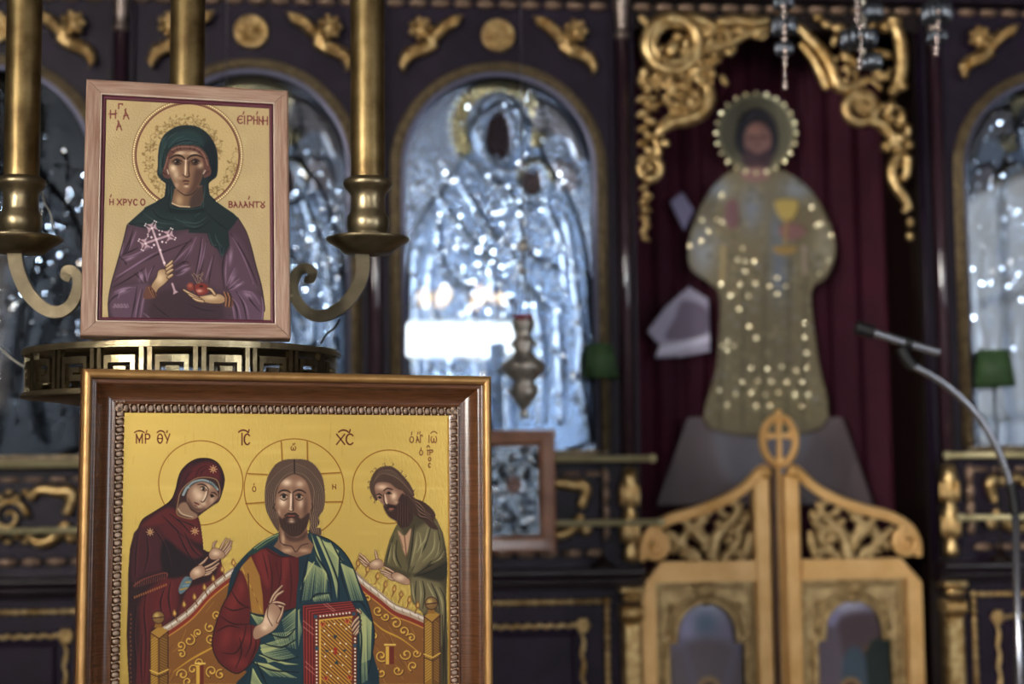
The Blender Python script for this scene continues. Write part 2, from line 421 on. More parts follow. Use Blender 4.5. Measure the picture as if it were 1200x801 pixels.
# winged cherub heads and rosettes in the spandrels
def cherub(hx, hz, sx):
    """sx=+1: inner wing points right"""
    def t(P): return [(hx+sx*a*K, YW-.014, hz-b*K) for a, b in P]
    head = MB().ball((hx, YW-.022, hz), (.017, .018, .019), 10, 7).build('cherub_head', GILT, screen)
    cu = MB()
    for k in range(7):
        a = k*.8976; cu.ball((hx+.024*math.cos(a), YW-.028, hz+.004+.024*math.sin(a)), (.0095, .013, .0095), 8, 6)
    for a, b in ((-.006, .012), (.007, .013), (0, .02)): cu.ball((hx+a, YW-.036, hz+b), .008, 7, 5)
    cu.build('hair_curls', GILT, head)
    for nm, P0, wd in (('cherub_wing', [(8, 12), (18, 4), (28, -6), (38, -12), (47, -13)], (9, 8, 8, 6, 2)), ('cherub_wing', [(16, 12), (6, 20), (-6, 24), (-17, 31), (-22, 44)], (8, 8, 8, 8, 3))):
        w_ = MB(); pp = crom(t(P0), 5); rr = np.interp(np.linspace(0, 4, len(pp)), range(5), wd)*K
        w_.tube(pp, list(rr), 8, flat=.55)
        wo = w_.build(nm, GILT, screen)
        fe = MB()
        for k in range(5):
            i = 6+k*3
            if i+2 >= len(pp): break
            c0 = pp[i]; d = np.array(pp[min(i+4, len(pp)-1)])-np.array(pp[i]); an = math.atan2(d[2], d[0])
            fe.ball((c0[0], YW-.028, c0[2]+.004), (.02, .009, .005), 7, 5, an+.55*sx); fe.ball((c0[0]-.004*sx, YW-.026, c0[2]-.009), (.019, .009, .005), 7, 5, an+.75*sx)
        fe.build('feathers', GILT, wo)
for cx in BAYS:
    cherub(cx-.200, 2.590, 1); cherub(cx+.200, 2.590, -1)
    c0 = (cx, YW, 2.585)
    rs = MB()
    rs.prism([(cx+.044*math.cos(k*.2618), 2.585+.044*math.sin(k*.2618)) for k in range(24)], YW-.01, YW)
    ro = rs.build('rosette', GILT, screen)
    g = MB(); g.tube([(cx+.038*math.cos(k*.2618), YW-.012, 2.585+.038*math.sin(k*.2618)) for k in range(24)], .006, 6, closed=True)
    for k in range(8): g.ball((cx+.021*math.cos(k*.785), YW-.013, 2.585+.021*math.sin(k*.785)), (.011, .007, .0065), 7, 5, k*.785)
    g.ball((cx, YW-.016, 2.585), .0095, 8, 5); g.build('petals', GILT, ro)
# ------------------------------------------------------------------ painter: colours the vertices of a fine grid, part by part
def hexc(c): return np.array(tuple(int(c[i:i+2], 16) for i in (0, 2, 4)), float)/255 if isinstance(c, str) else np.array(c, float)
class Canvas:
    def __init__(s, X, Y, base, aa=.55):
        s.X = X.astype(np.float32); s.Y = Y.astype(np.float32); s.n = X.size; s.aa = aa
        s.col = np.tile(hexc(base).astype(np.float32), (s.n, 1)); s.id = np.zeros(s.n, np.int32); s.h = np.zeros(s.n, np.float32)
        s.X = s.X.ravel(); s.Y = s.Y.ravel(); s.o = (0., 0., 1.)
    def T(s, x0, y0, sc): s.o = (x0, y0, sc); return s                     # coordinates given in an enlarged crop
    def pts(s, P, smooth, closed):
        P = [(s.o[0]+x/s.o[2], s.o[1]+y/s.o[2]) for x, y in P]
        if smooth and len(P) > 2: P = crom(P, 4, closed)
        return np.array(P, np.float32)
    def sel(s, x0, x1, y0, y1): return np.nonzero((s.X >= x0) & (s.X <= x1) & (s.Y >= y0) & (s.Y <= y1))[0]
    def dist(s, I, P, closed, wid=None):
        """distance to polyline, inside flag, interpolated width"""
        x = s.X[I]; y = s.Y[I]; n = len(P); best = np.full(len(I), 1e9, np.float32); ins = np.zeros(len(I), bool); wd = np.zeros(len(I), np.float32)
        for k in range(n if closed else n-1):
            ax, ay = P[k]; bx, by = P[(k+1) % n]; dx, dy = bx-ax, by-ay; q = dx*dx+dy*dy+1e-9
            t = np.clip(((x-ax)*dx+(y-ay)*dy)/q, 0, 1)
            d = (x-ax-t*dx)**2+(y-ay-t*dy)**2
            if wid is not None:
                w_ = wid[k]+(wid[(k+1) % n]-wid[k])*t
                d = np.sqrt(d)-w_
            m = d < best; best[m] = d[m]
            if closed and ay != by:
                c = ((ay > y) != (by > y)); xx = ax+(y-ay)*(dx/dy); ins ^= c & (x < xx)
        return (np.sqrt(best) if wid is None else best), ins
    def put(s, I, a, color, clip, id, h=None):
        if clip is not None: a = a*clip[I]
        k = a > .003; I = I[k]; a = a[k]
        s.col[I] += (hexc(color).astype(np.float32)-s.col[I])*a[:, None]
        if id is not None: s.id[I[a > .5]] = id
        if h is not None: s.h[I] += h*a
    def fill(s, P, color, alpha=1., f=None, smooth=True, clip=None, id=None, h=None):
        f = s.aa if f is None else f
        P = s.pts(P, smooth, True); I = s.sel(P[:, 0].min()-f, P[:, 0].max()+f, P[:, 1].min()-f, P[:, 1].max()+f)
        if not len(I): return np.zeros(s.n, np.float32)
        d, ins = s.dist(I, P, True); sd = np.where(ins, -d, d)
        a = np.clip(.5-sd/(2*f), 0, 1); a = a*a*(3-2*a) if f > 1 else a
        m = np.zeros(s.n, np.float32); m[I] = a
        s.put(I, a*alpha, color, clip, id, h)
        return m if clip is None else m*clip
    def stroke(s, P, color, w=1., alpha=1., taper=(1, 1), f=None, smooth=True, clip=None, id=None, h=None, closed=False):
        """taper: width factor at start and end (1 in the middle)"""
        f = s.aa if f is None else f
        P = s.pts(P, smooth, closed); n = len(P); u = np.linspace(0, 1, n)
        wid = (w/2*np.interp(u, [0, .5, 1], [taper[0], 1, taper[1]])).astype(np.float32)
        g = w/2+f
        I = s.sel(P[:, 0].min()-g, P[:, 0].max()+g, P[:, 1].min()-g, P[:, 1].max()+g)
        if not len(I): return
        d, _ = s.dist(I, P, closed, wid)
        a = np.clip(.5-d/(2*f), 0, 1)
        s.put(I, a*alpha, color, clip, id, h)
    def strokes(s, LL, color, w=1., **k):
        for P in LL: s.stroke(P, color, w, **k)
    def glow(s, cx, cy, rx, ry, color, alpha=1., rot=0., clip=None, h=None):
        cx = s.o[0]+cx/s.o[2]; cy = s.o[1]+cy/s.o[2]; rx /= s.o[2]; ry /= s.o[2]; g = 2.2*max(rx, ry)
        I = s.sel(cx-g, cx+g, cy-g, cy+g); x = s.X[I]-cx; y = s.Y[I]-cy; c, t = math.cos(rot), math.sin(rot)
        a = np.exp(-(((x*c+y*t)/rx)**2+((-x*t+y*c)/ry)**2)); s.put(I, a*alpha, color, clip, None, h)
    def ell(s, cx, cy, rx, ry, color, rot=0., n=20, **k):
        return s.fill([(cx+rx*math.cos(2*math.pi*i/n)*math.cos(rot)-ry*math.sin(2*math.pi*i/n)*math.sin(rot), cy+rx*math.cos(2*math.pi*i/n)*math.sin(rot)+ry*math.sin(2*math.pi*i/n)*math.cos(rot)) for i in range(n)], color, **k)
    def ring(s, cx, cy, rx, ry, color, w, n=48, a0=0., a1=2*math.pi, **k):
        P = [(cx+rx*math.cos(a0+(a1-a0)*i/n), cy+ry*math.sin(a0+(a1-a0)*i/n)) for i in range(n+1)]
        s.stroke(P, color, w, **k)
    def fan(s, A, B, n, color, w=1., j=.0, **k):
        """n strokes running from curve A to curve B (chrysography, fold highlights, hair)"""
        A = np.array(crom(A, 8)); B = np.array(crom(B, 8))
        for i in range(n):
            u = (i+.5)/n; u2 = min(max(u+rng.uniform(-j, j), 0), 1)
            a = [np.interp(u*(len(A)-1), range(len(A)), A[:, c]) for c in (0, 1)]; b = [np.interp(u2*(len(B)-1), range(len(B)), B[:, c]) for c in (0, 1)]
            s.stroke([a, b], color, w, smooth=False, **k)
    def text(s, chars, color, w):
        """chars: (glyph, x0, y0, x1, y1) boxes in crop coordinates"""
        for g, x0, y0, x1, y1 in chars:
            for P in GLYPH[g]: s.stroke([(x0+(x1-x0)*a, y0+(y1-y0)*b) for a, b in P], color, w, smooth=len(P) > 3, taper=(.8, .8))
O_ = [(.5+.5*math.sin(a*.5236), .5-.5*math.cos(a*.5236)) for a in range(13)]
GLYPH = {'H': [[(.1, 0), (.1, 1)], [(.9, 0), (.9, 1)], [(.1, .5), (.9, .5)]], 'G': [[(.15, 1), (.15, 0), (.95, 0)], [(.95, 0), (.95, .2)]],
 'A': [[(.1, 1), (.45, .1)], [(.3, -.05), (.9, 1)], [(.15, .65), (.75, .55)]], 'L': [[(.1, 1), (.45, .1)], [(.3, -.05), (.9, 1)]],
 'E': [[(.95, .1), (.7, 0), (.35, .05), (.1, .3), (.05, .6), (.3, .95), (.65, 1), (.95, .85)], [(.1, .5), (.8, .45)]], 'I': [[(.5, 0), (.5, 1)]],
 'P': [[(.15, 0), (.15, 1)], [(.15, .05), (.6, 0), (.9, .2), (.8, .48), (.5, .55), (.15, .52)]], 'N': [[(.1, 0), (.1, 1)], [(.1, .3), (.9, .75)], [(.9, 0), (.9, 1)]],
 'X': [[(.05, 0), (.95, 1)], [(.95, 0), (.05, 1)]], 'Y': [[(.05, 0), (.5, .6)], [(.95, 0), (.4, 1)]], 'C': [[(.95, .15), (.7, 0), (.35, .03), (.08, .3), (.08, .7), (.35, .97), (.7, 1), (.95, .85)]],
 'O': [O_], 'B': [[(.1, 0), (.1, 1)], [(.1, 0), (.6, 0), (.85, .2), (.6, .45), (.1, .48)], [(.1, .48), (.7, .5), (.95, .75), (.7, 1), (.1, 1)]],
 'T': [[(0, .02), (1, .02)], [(.5, 0), (.5, 1)]], 'U': [[(.1, 0), (.45, .45), (.9, .75), (.7, 1), (.3, 1), (.1, .75), (.55, .45), (.9, 0)]],
 'M': [[(.08, 1), (.08, 0)], [(.08, .1), (.5, .75)], [(.92, .0), (.5, .75), (.5, .95)], [(.92, 0), (.92, 1)]], 'Q': [O_, [(.1, .5), (.9, .5)]],
 'W': [[(.15, .05), (0, .4), (.1, .9), (.3, 1), (.48, .8), (.5, .4)], [(.5, .4), (.52, .8), (.7, 1), (.9, .9), (1, .4), (.85, .05)]],
 '-': [[(0, 1), (.2, .3), (.5, 0), (.8, .3), (1, 1)]], "'": [[(.8, 0), (.2, 1)]], 'p': [[(0, .1), (1, .1)], [(.15, .1), (.15, 1)], [(.5, 0), (.5, 1)], [(.5, .1), (.85, .05), (1, .3), (.8, .5), (.5, .5)]]}

def grid_parts(can, P3, nr, nc, names, parent, mats, labels=None, gamma=1.0):
    """turns a painted grid into one mesh per part id; P3 (n,3) local vertex positions; returns dict"""
    idx = np.arange(nr*nc).reshape(nr, nc); q = np.stack([idx[:-1, :-1], idx[1:, :-1], idx[1:, 1:], idx[:-1, 1:]], -1).reshape(-1, 4)
    fid = can.id[q[:, 0]]; out = {}
    if gamma != 1:
        can.col = np.clip(can.col, 0, 1)**gamma; lum = can.col.mean(1, keepdims=True); can.col = np.where((can.id > 0)[:, None], lum+(can.col-lum)*.88, can.col)
    lc = np.where(can.col <= .04045, can.col/12.92, ((np.clip(can.col, 0, 1)+.055)/1.055)**2.4)
    for k, nm in names.items():
        f = q[fid == k]
        if not len(f): continue
        u, inv = np.unique(f, return_inverse=True); f2 = inv.reshape(-1, 4)
        me = bpy.data.meshes.new(nm); me.vertices.add(len(u)); me.vertices.foreach_set('co', P3[u].astype(np.float32).ravel())
        me.loops.add(f2.size); me.loops.foreach_set('vertex_index', f2.astype(np.int32).ravel())
        me.polygons.add(len(f2)); me.polygons.foreach_set('loop_start', np.arange(0, f2.size, 4, dtype=np.int32))
        me.polygons.foreach_set('use_smooth', np.ones(len(f2), bool))
        me.update(calc_edges=True)
        ca = me.color_attributes.new('Col', 'FLOAT_COLOR', 'POINT'); c4 = np.ones((len(u), 4), np.float32); c4[:, :3] = lc[u]; ca.data.foreach_set('color', c4.ravel())
        me.materials.append(mats.get(k, mats[0]))
        o = bpy.data.objects.new(nm, me); COL.objects.link(o); o.parent = parent
        if labels and k in labels: o['label'] = labels[k]
        out[k] = o
    return out

GLINTM = mat('glint_facet_silver', 'c4d0e2', .14, 1.0)
GLINT_EYE = np.array([.15, -.5, 1.55])      # eye point near the camera; facets and sequins are angled to glint toward it
# ------------------------------------------------------------------ embossed silver icons in the arches
def silver_icon(cx, seed, label, mirror=1, shade_mul=1.0, nglint=430, bx=586):  # the multiplier puts the dimness of the side bays into the silver's colour
    t = thing('silver_icon', label, 'icon', (cx, YW+.03, ZB), 'silver covered icons of the screen')
    dx = .0033; nc = int(2*HW/dx)+1; nr = int((ZSPR+HW-ZB)/dx)+1
    xs = np.linspace(-HW, HW, nc); zs = np.linspace(ZSPR+HW-ZB, 0, nr)
    X, Z = np.meshgrid(xs, zs)
    # picture coordinates: pixels of the middle arch (x 469..695, y 88..522)
    px = 582+mirror*X/K; py = 88+(ZSPR+HW-ZB-Z)/K
    c = Canvas(px, py, 'b4bcca', .8); g = np.random.default_rng(seed)
    S = '98a4b8'
    gold = 'd8c08a'
    # border, halo with gilded rays, shoulders, robe
    body = c.fill([(585, 120), (620, 140), (640, 190), (670, 240), (690, 330), (694, 525), (470, 525), (474, 330), (490, 260), (530, 205), (548, 150)], '9fb0c8', f=2, h=.014)
    c.ring(584, 150, 48, 52, gold, 17, h=.010, n=40, a0=2.6, a1=6.6)
    for k in range(26):
        a = 2.5+k*.16; c.stroke([(584+42*math.cos(a), 150+46*math.sin(a)), (584+60*math.cos(a), 150+63*math.sin(a))], 'e8d49c', 3.2, taper=(.5, 1), h=.006)
    c.ell(584, 152, 30, 44, 'aab4c4', f=4, h=.012)
    c.ring(584, 140, 24, 30, 'c4ccd8', 5, a0=3.3, a1=6.1, h=.006, n=24)
    c.ell(582, 160, 15.5, 29, '3a2c30', f=1.5, h=-.006)
    c.ell(627, 217, 22, 26, 'b0bccc', f=3, h=.012); c.ring(627, 214, 20, 24, gold, 7, a0=3.0, a1=6.3, h=.004, n=20)
    c.ell(622, 215, 12, 16, '4a3834', f=1.5, h=-.005)
    # folds of the robe
    fold = [[(545, 190), (575, 225), (600, 245)], [(530, 215), (560, 260), (590, 285)], [(515, 235), (545, 290), (580, 320)], [(505, 265), (520, 320), (560, 360)],
            [(500, 300), (505, 360), (520, 420)], [(640, 240), (655, 290), (660, 350)], [(660, 260), (675, 320), (680, 420)], [(600, 260), (620, 300), (650, 320)],
            [(590, 290), (610, 340), (640, 370)], [(570, 300), (580, 360), (600, 420)], [(540, 330), (545, 400), (550, 470)], [(620, 350), (628, 420), (630, 500)],
            [(650, 360), (655, 430), (655, 500)], [(585, 400), (590, 450), (592, 520)], [(520, 420), (525, 470), (522, 520)], [(560, 420), (566, 470), (570, 520)], [(480, 350), (484, 430), (482, 510)], [(560, 205), (590, 230), (612, 262)], [(676, 400), (680, 460), (682, 520)]]
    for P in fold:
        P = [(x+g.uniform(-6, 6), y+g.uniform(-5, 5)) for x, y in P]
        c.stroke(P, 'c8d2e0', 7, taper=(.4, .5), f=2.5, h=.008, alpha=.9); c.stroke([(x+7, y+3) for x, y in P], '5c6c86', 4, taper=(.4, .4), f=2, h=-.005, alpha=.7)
    # wings / drapery of the angel at the upper right, ornament bosses, pearl rows
    c.fill([(630, 118), (655, 125), (678, 150), (690, 182), (678, 186), (664, 158), (640, 158), (625, 150)], 'b8b0b0', f=2, h=.007)
    c.fill([(652, 190), (672, 195), (680, 222), (655, 225)], 'b4a8a8', f=2, h=.006)
    for k in range(230):
        x, y = g.uniform(474, 692), g.uniform(185, 518)
        c.ell(x, y, g.uniform(1.4, 3.4), g.uniform(1.4, 3.8), g.choice(['d0d8e4', 'b8c4d6', '8896ae', 'e0e6ee']), f=1.2, h=g.uniform(.003, .007), n=8)
    for k in range(26):
        a = k*.24+3.6
        c.ell(582+19*math.cos(a)*1.4, 196+abs(math.sin(a))*8, 2, 2, 'e4e8f0', f=1, h=.004, n=8)
    for k in range(70):
        x, y = g.uniform(476, 690), g.uniform(110, 515); a = g.uniform(0, 3.1); L_ = g.uniform(4, 12)
        c.stroke([(x, y), (x+L_*math.cos(a), y+L_*math.sin(a))], g.choice(['c0cad8', '66748e']), 2.5, taper=(.3, .3), f=1.2, h=g.uniform(-.004, .005), alpha=.8)
    # the flat ground is hammered: shallow dents
    for k in range(160):
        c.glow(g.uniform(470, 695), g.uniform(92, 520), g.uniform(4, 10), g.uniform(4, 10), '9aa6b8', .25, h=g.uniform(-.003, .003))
    inside = (np.abs(X) <= HW) & ((Z+ZB <= ZSPR) | (X**2+(Z+ZB-ZSPR)**2 <= HW**2))
    edge = np.where(Z+ZB > ZSPR, HW-np.sqrt(X**2+(Z+ZB-ZSPR)**2), HW-np.abs(X))
    c.h[:] = c.h*np.clip(edge.ravel()/.03, 0, 1)*.5; c.col *= .82*shade_mul*np.array([.92, .98, 1.06], np.float32)
    c.id[~inside.ravel()] = 9
    Y = -c.h.reshape(nr, nc)
    P3 = np.stack([X, Y, Z], -1).reshape(-1, 3)
    if mirror < 0: pass
    # added glint facets, tilted to throw the rear window's light toward the viewpoint
    mb = MB(); hgrid = c.h.reshape(nr, nc); n_ = 0
    while n_ < nglint:
        x, y = (g.normal(bx, 46), g.normal(290, 75)) if n_ % 4 else (g.uniform(476, 690), g.uniform(110, 516))
        if not (474 < x < 692 and 100 < y < 518): n_ += .02; continue
        if (x-582)**2/20**2+(y-160)**2/32**2 < 1 or (x-622)**2/15**2+(y-215)**2/19**2 < 1: continue
        lx = mirror*(x-582)*K; lz = ZSPR+HW-ZB-(y-88)*K
        if lz+ZB > ZSPR and lx*lx+(lz+ZB-ZSPR)**2 > (HW-.02)**2: continue
        j = min(max(int((lx+HW)/(2*HW)*(nc-1)), 0), nc-1); i = min(max(int((1-lz/(ZSPR+HW-ZB))*(nr-1)), 0), nr-1)
        r = g.uniform(.002, .0048); yy = -hgrid[i, j]-.003; pw = np.array([cx+lx, YW+.03+yy, ZB+lz]); tg = np.array([.66, YR, 2.6]); hv = (GLINT_EYE-pw)/np.linalg.norm(GLINT_EYE-pw)+(tg-pw)/np.linalg.norm(tg-pw); hv = hv/np.linalg.norm(hv)+g.normal(size=3)*.042; ax, az = hv[0]/hv[1], hv[2]/hv[1]
        cen = np.array([lx, yy, lz]); V = [cen+np.array([r*math.cos(t_), -ax*r*math.cos(t_)-az*r*math.sin(t_), r*math.sin(t_)]) for t_ in np.linspace(0, 2*math.pi, 9)[:-1]]
        mb.add(V+[cen+np.array([0, .003, 0])], [tuple(range(8))]+[((q_+1) % 8, q_, 8) for q_ in range(8)]); n_ += 1
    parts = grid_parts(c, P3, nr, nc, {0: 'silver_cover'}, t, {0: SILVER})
    bo = mb.build('glint_facets', GLINTM, parts[0], (0, 0, 0)); bo['kind'] = 'stuff'
    MB().prism([(x-cx, z-ZB) for x, z in arch_pts(cx, HW+.011, ZSPR, 24, ZB+.002)], .003, .02).build('icon_board', WOODB, t, (0, 0, 0))
    return t
silver_icon(BAYS[0], 11, 'silver relief icon with painted-in shade at far left behind the left candle tube', -1, .2, 120, 530)
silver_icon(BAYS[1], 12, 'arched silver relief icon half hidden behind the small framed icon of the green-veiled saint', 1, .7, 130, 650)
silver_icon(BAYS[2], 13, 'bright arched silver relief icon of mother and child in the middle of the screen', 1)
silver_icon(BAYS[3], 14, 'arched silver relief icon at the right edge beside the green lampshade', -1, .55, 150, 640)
# ------------------------------------------------------------------ framed icons in the foreground
class Pose:
    """rigid frame of a leaning picture: local x right, y back, z up"""
    def __init__(s, O, yaw, lean, roll):
        y, l, r = R(yaw), R(lean), R(roll)
        ex0 = np.array([math.cos(y), math.sin(y), 0]); back = np.array([-math.sin(y), math.cos(y), 0])
        ez0 = np.array([0, 0, 1])*math.cos(l)+back*math.sin(l)
        s.ex = ex0*math.cos(r)-ez0*math.sin(r); s.ez = ez0*math.cos(r)+ex0*math.sin(r); s.ey = np.cross(s.ez, s.ex); s.O = np.array(O, float)
    def uv(s, px, py, dep=0.):
        d = ray(px, py); o = s.O+s.ey*dep; t = ((o-CAM)@s.ey)/(d@s.ey); p = CAM+d*t-s.O
        return float(p@s.ex), float(p@s.ez)
    def world(s, P): P = np.asarray(P); return s.O+P[..., 0:1]*s.ex+P[..., 1:2]*s.ey+P[..., 2:3]*s.ez
    def euler(s): return Matrix((s.ex, s.ey, s.ez)).transposed().to_euler()
def q(x0, y0, s): return lambda *P: [(x0+x/s, y0+y/s) for x, y in P]
def mitred(prof, x0, x1, z0, z1, name, m, parent, smooth=True, gap=0.0):
    """four mitred rails of a frame; prof = (inset, y) list; returns the rails"""
    cor = [((x0, z1), (1, -1)), ((x1, z1), (-1, -1)), ((x1, z0), (-1, 1)), ((x0, z0), (1, 1))]; out = []
    for k in range(4):
        V = []; n = len(prof)
        for e, ((cx, cz), (sx, sz)) in enumerate((cor[k], cor[(k+1) % 4])):
            dx, dz = [(1, 0), (0, -1), (-1, 0), (0, 1)][k]; d_ = gap if e == 0 else -gap
            V += [(cx+sx*a+dx*d_, y, cz+sz*a+dz*d_) for a, y in prof]
        F = [(i, i+1, n+i+1, n+i) for i in range(n-1)]+[(n-1, 0, n, 2*n-1)]
        mb = MB(); mb.add(V, F, smooth); mb.add(V, [tuple(range(n))[::-1], tuple(range(n, 2*n))]); o = mb.build(name, m, parent); o.location = (0, 0, 0); out.append(o)
    return out

PAINT = mat('egg_tempera', 'ffffff', .5, 0, None, .06, 500, attr='Col', spec=.25)
GOLDL = mat('burnished_gold_leaf', 'ffffff', .26, .65, None, .035, 60, attr='Col', stretch=(6, 1, 2))
GOLDS = mat('matte_gold_ground', 'ffffff', .5, .3, None, .25, 500, attr='Col')
LACQ = mat('brown_lacquered_moulding', '5e3820', .26, 0, ('472812', 30, .2), .03, 40, coat=.5, stretch=(1, 1, 14))
LACQG = mat('bronze_gilt_edge', 'b88e58', .38, .6, ('a07646', 30, .2), .04, 60)
STRIPM = mat('tarnished_bead_strip', '9c8676', .45, .2, ('7c6656', 90, .2), .1, 200)
STRIPL = mat('bead_strip_pearl', 'e0bc98', .3, .4)
PINEW = mat('pale_pink_pine_moulding', 'aa8c78', .42, .1, ('86614e', 40, .16), .25, 160, coat=.15, stretch=(6, 6, .35))
PINEH = mat('pale_pine_moulding_across', 'aa8c78', .42, .1, ('86614e', 40, .16), .25, 160, coat=.15, stretch=(.35, 6, 6))
LINER = mat('wine_red_liner', '53202e', .4, 0, None, .05, 60)

# ============================================================ large icon
bp0 = at_depth(335, 620, 1.94); roll = .5
for _ in range(20):
    PL = Pose(bp0, 15, 1, roll); a = PL.uv(97, 431); b = PL.uv(577, 440.3); roll -= math.degrees(math.atan2(a[1]-b[1], b[0]-a[0]))*-1*.8
PL = Pose(bp0, 15, 1, roll)
tl = PL.uv(97, 431); tr = PL.uv(577, 440.3); X0, X1, Z1 = tl[0], tr[0], (tl[1]+tr[1])/2; Z0 = Z1-.76
REC = .030
big = thing('large_icon', 'large brown-framed icon of three haloed figures on gold leaf in the foreground', 'icon', tuple(PL.O), None, PL.euler())
RW = .0565
prof = [(0, .055), (0, .009), (.0126, .009), (.0132, .0105), (.0155, .0085), (.0185, .0095), (.0205, .0135), (.0245, .0195), (.0295, .0240), (.0345, .0268), (.0395, .0278), (.0425, .0275), (.0428, .0255), (.0445, .0255), (.0448, .0285), (RW, .0285), (RW, .055)]
rails = mitred(prof, X0, X1, Z0, Z1, 'frame_rail', LACQ, big, gap=.00015)
pb = [(.0002, .012), (.0002, .006), (.0012, .0025), (.0032, .0005), (.0063, -.0008), (.0094, .0005), (.0114, .0025), (.0124, .006), (.0124, .012)]
gb = mitred(pb, X0, X1, Z0, Z1, 'gilt_edge', LACQG, big)
for o, r in zip(gb, rails): o.parent = r
def strip(k):
    (xa, za), (xb, zb) = [((X0, Z1), (X1, Z1)), ((X1, Z1), (X1, Z0)), ((X1, Z0), (X0, Z0)), ((X0, Z0), (X0, Z1))][k]
    L_ = math.dist((xa, za), (xb, zb)); dx, dz = (xb-xa)/L_, (zb-za)/L_; nx, nz = dz, -dx      # inward normal
    m_ = MB(); p_ = MB(); n = int((L_-2*.0465)/.0106); y = .0270
    for i in range(n+1):
        s_ = .0475+(L_-.095)*i/n; x = xa+dx*s_+nx*.0508; z = za+dz*s_+nz*.0508
        an = math.atan2(nz, nx)
        m_.ball((x, y, z), (.0048, .0022, .0034), 8, 4, an)
        s2 = s_+(L_-.095)/n/2; x2 = xa+dx*s2+nx*.0508; z2 = za+dz*s2+nz*.0508
        m_.tube([(x2+nx*-.005+dx*-.0014, y, z2+nz*-.005+dz*-.0014), (x2+nx*.005+dx*.0014, y, z2+nz*.005+dz*.0014)], .0011, 5)
        for e in (-.0048, .0048): p_.ball((x2+nx*e, y-.0012, z2+nz*e), .0011, 5, 4)
    o = m_.build('reeded_strip', STRIPM, rails[k]); o.location = (0, 0, 0); o['kind'] = 'stuff'
    o = p_.build('seed_pearls', STRIPL, rails[k]); o.location = (0, 0, 0); o['kind'] = 'stuff'
for k in range(4): strip(k)
MB().box((X0+.01, .034, Z0+.01), (X1-.01, .05, Z1-.01)).build('backing_board', WOODB, big).location = (0, 0, 0)
# grid of the painting
gx0, gx1, gz1, gz0 = X0+RW-.0008, X1-RW+.0008, Z1-RW+.0008, Z0+RW-.0008
st = .00062; nc = int((gx1-gx0)/st)+1
zcut = PL.uv(335, 815, REC)[1]
zs = np.concatenate([np.linspace(gz1, zcut, int((gz1-zcut)/st)), np.linspace(zcut, gz0, 30)[1:]]); xs = np.linspace(gx0, gx1, nc); nr = len(zs)
GX, GZ = np.meshgrid(xs, zs); P3 = np.stack([GX, np.full_like(GX, REC), GZ], -1).reshape(-1, 3)
px_, py_ = proj(PL.world(P3))
c = Canvas(px_, py_, 'd0b468', .5)
OUT = '4a2418'
# gold ground: uneven leaf
for k in range(150):
    x, y = rng.uniform(146, 526), rng.uniform(488, 800); c.glow(x, y, rng.uniform(8, 40), rng.uniform(1.5, 5), rng.choice(['e6cc80', 'cfb05c', 'e2c676', 'd2b464']), rng.uniform(.1, .28))
for k in range(60):
    x, y = rng.uniform(146, 526), rng.uniform(488, 700); c.stroke([(x, y), (x+rng.uniform(-1, 1), y+rng.uniform(6, 26))], rng.choice(['a8853e', 'dcc074']), .8, alpha=.22)
# haloes and lettering
RUST = '9a6a30'
def halo(cx, cy, r): c.ring(cx, cy, r, r, RUST, 1.25); c.ring(cx, cy, r-1.1, r-1.1, 'dcbc6a', .7, alpha=.6)
halo(235.3, 565.5, 49.3); halo(344.7, 572.5, 58.5); halo(456, 570, 43)
J = q(280, 510, 6.162)
for P in (J((305, 45), (312, 180)), J((493, 45), (495, 180)), J((65, 275), (205, 282)), J((590, 275), (730, 268)), J((50, 492), (185, 482)), J((620, 480), (748, 478))): c.stroke(P, RUST, 1.3, smooth=False); c.stroke([(x+1, y+1.3) for x, y in P], 'a8742c', .6, smooth=False, alpha=.6)
INK = '6a2a1c'
c.T(145, 500, 6.674).text([('M', 95, 55, 150, 126), ('P', 163, 55, 208, 126), ('Q', 265, 55, 303, 126), ('Y', 318, 55, 362, 126), ('-', 85, 30, 160, 44), ("'", 175, 28, 182, 42), ('-', 262, 30, 318, 44), ("'", 335, 30, 342, 44)], INK, 1.5)
c.T(80, 420, 2.102).text([('I', 424, 184, 432, 212), ('C', 433, 186, 447, 211), ('-', 420, 176, 442, 181), ('X', 660, 186, 682, 211), ('C', 684, 186, 702, 211), ('-', 666, 176, 690, 181), ("'", 692, 175, 695, 182), ("'", 443, 175, 446, 182)], INK, 1.7)
c.T(400, 500, 6.677).text([('O', 536, 76, 565, 122), ('A', 583, 74, 612, 122), ('G', 616, 64, 634, 122), ('I', 678, 66, 694, 122), ('W', 702, 72, 745, 122), ('-', 700, 36, 748, 50), ("'", 548, 40, 553, 62), ("'", 596, 40, 602, 56), ("'", 612, 38, 618, 54),
    ('O', 612, 182, 636, 220), ('p', 670, 178, 715, 220), ("'", 622, 164, 627, 176), ('-', 670, 146, 690, 160), ('O', 682, 238, 700, 266), ('C', 683, 284, 697, 316)], '7a4a2c', 1.15)
c.T(*(280, 510, 6.162)).text([('O', 98, 368, 122, 404), ("'", 106, 346, 112, 358), ('W', 376, 78, 410, 106), ("'", 388, 58, 394, 70), ("'", 398, 56, 406, 66), ('N', 674, 354, 702, 386)], '7a4424', 1.0)
c.T(0, 0, 1)
c.stroke([(525, 490), (527, 801)], 'b07a2c', 1.6, smooth=False, alpha=.7)

V8 = q(145, 610, 4.193); D5 = q(405, 600, 3.985)
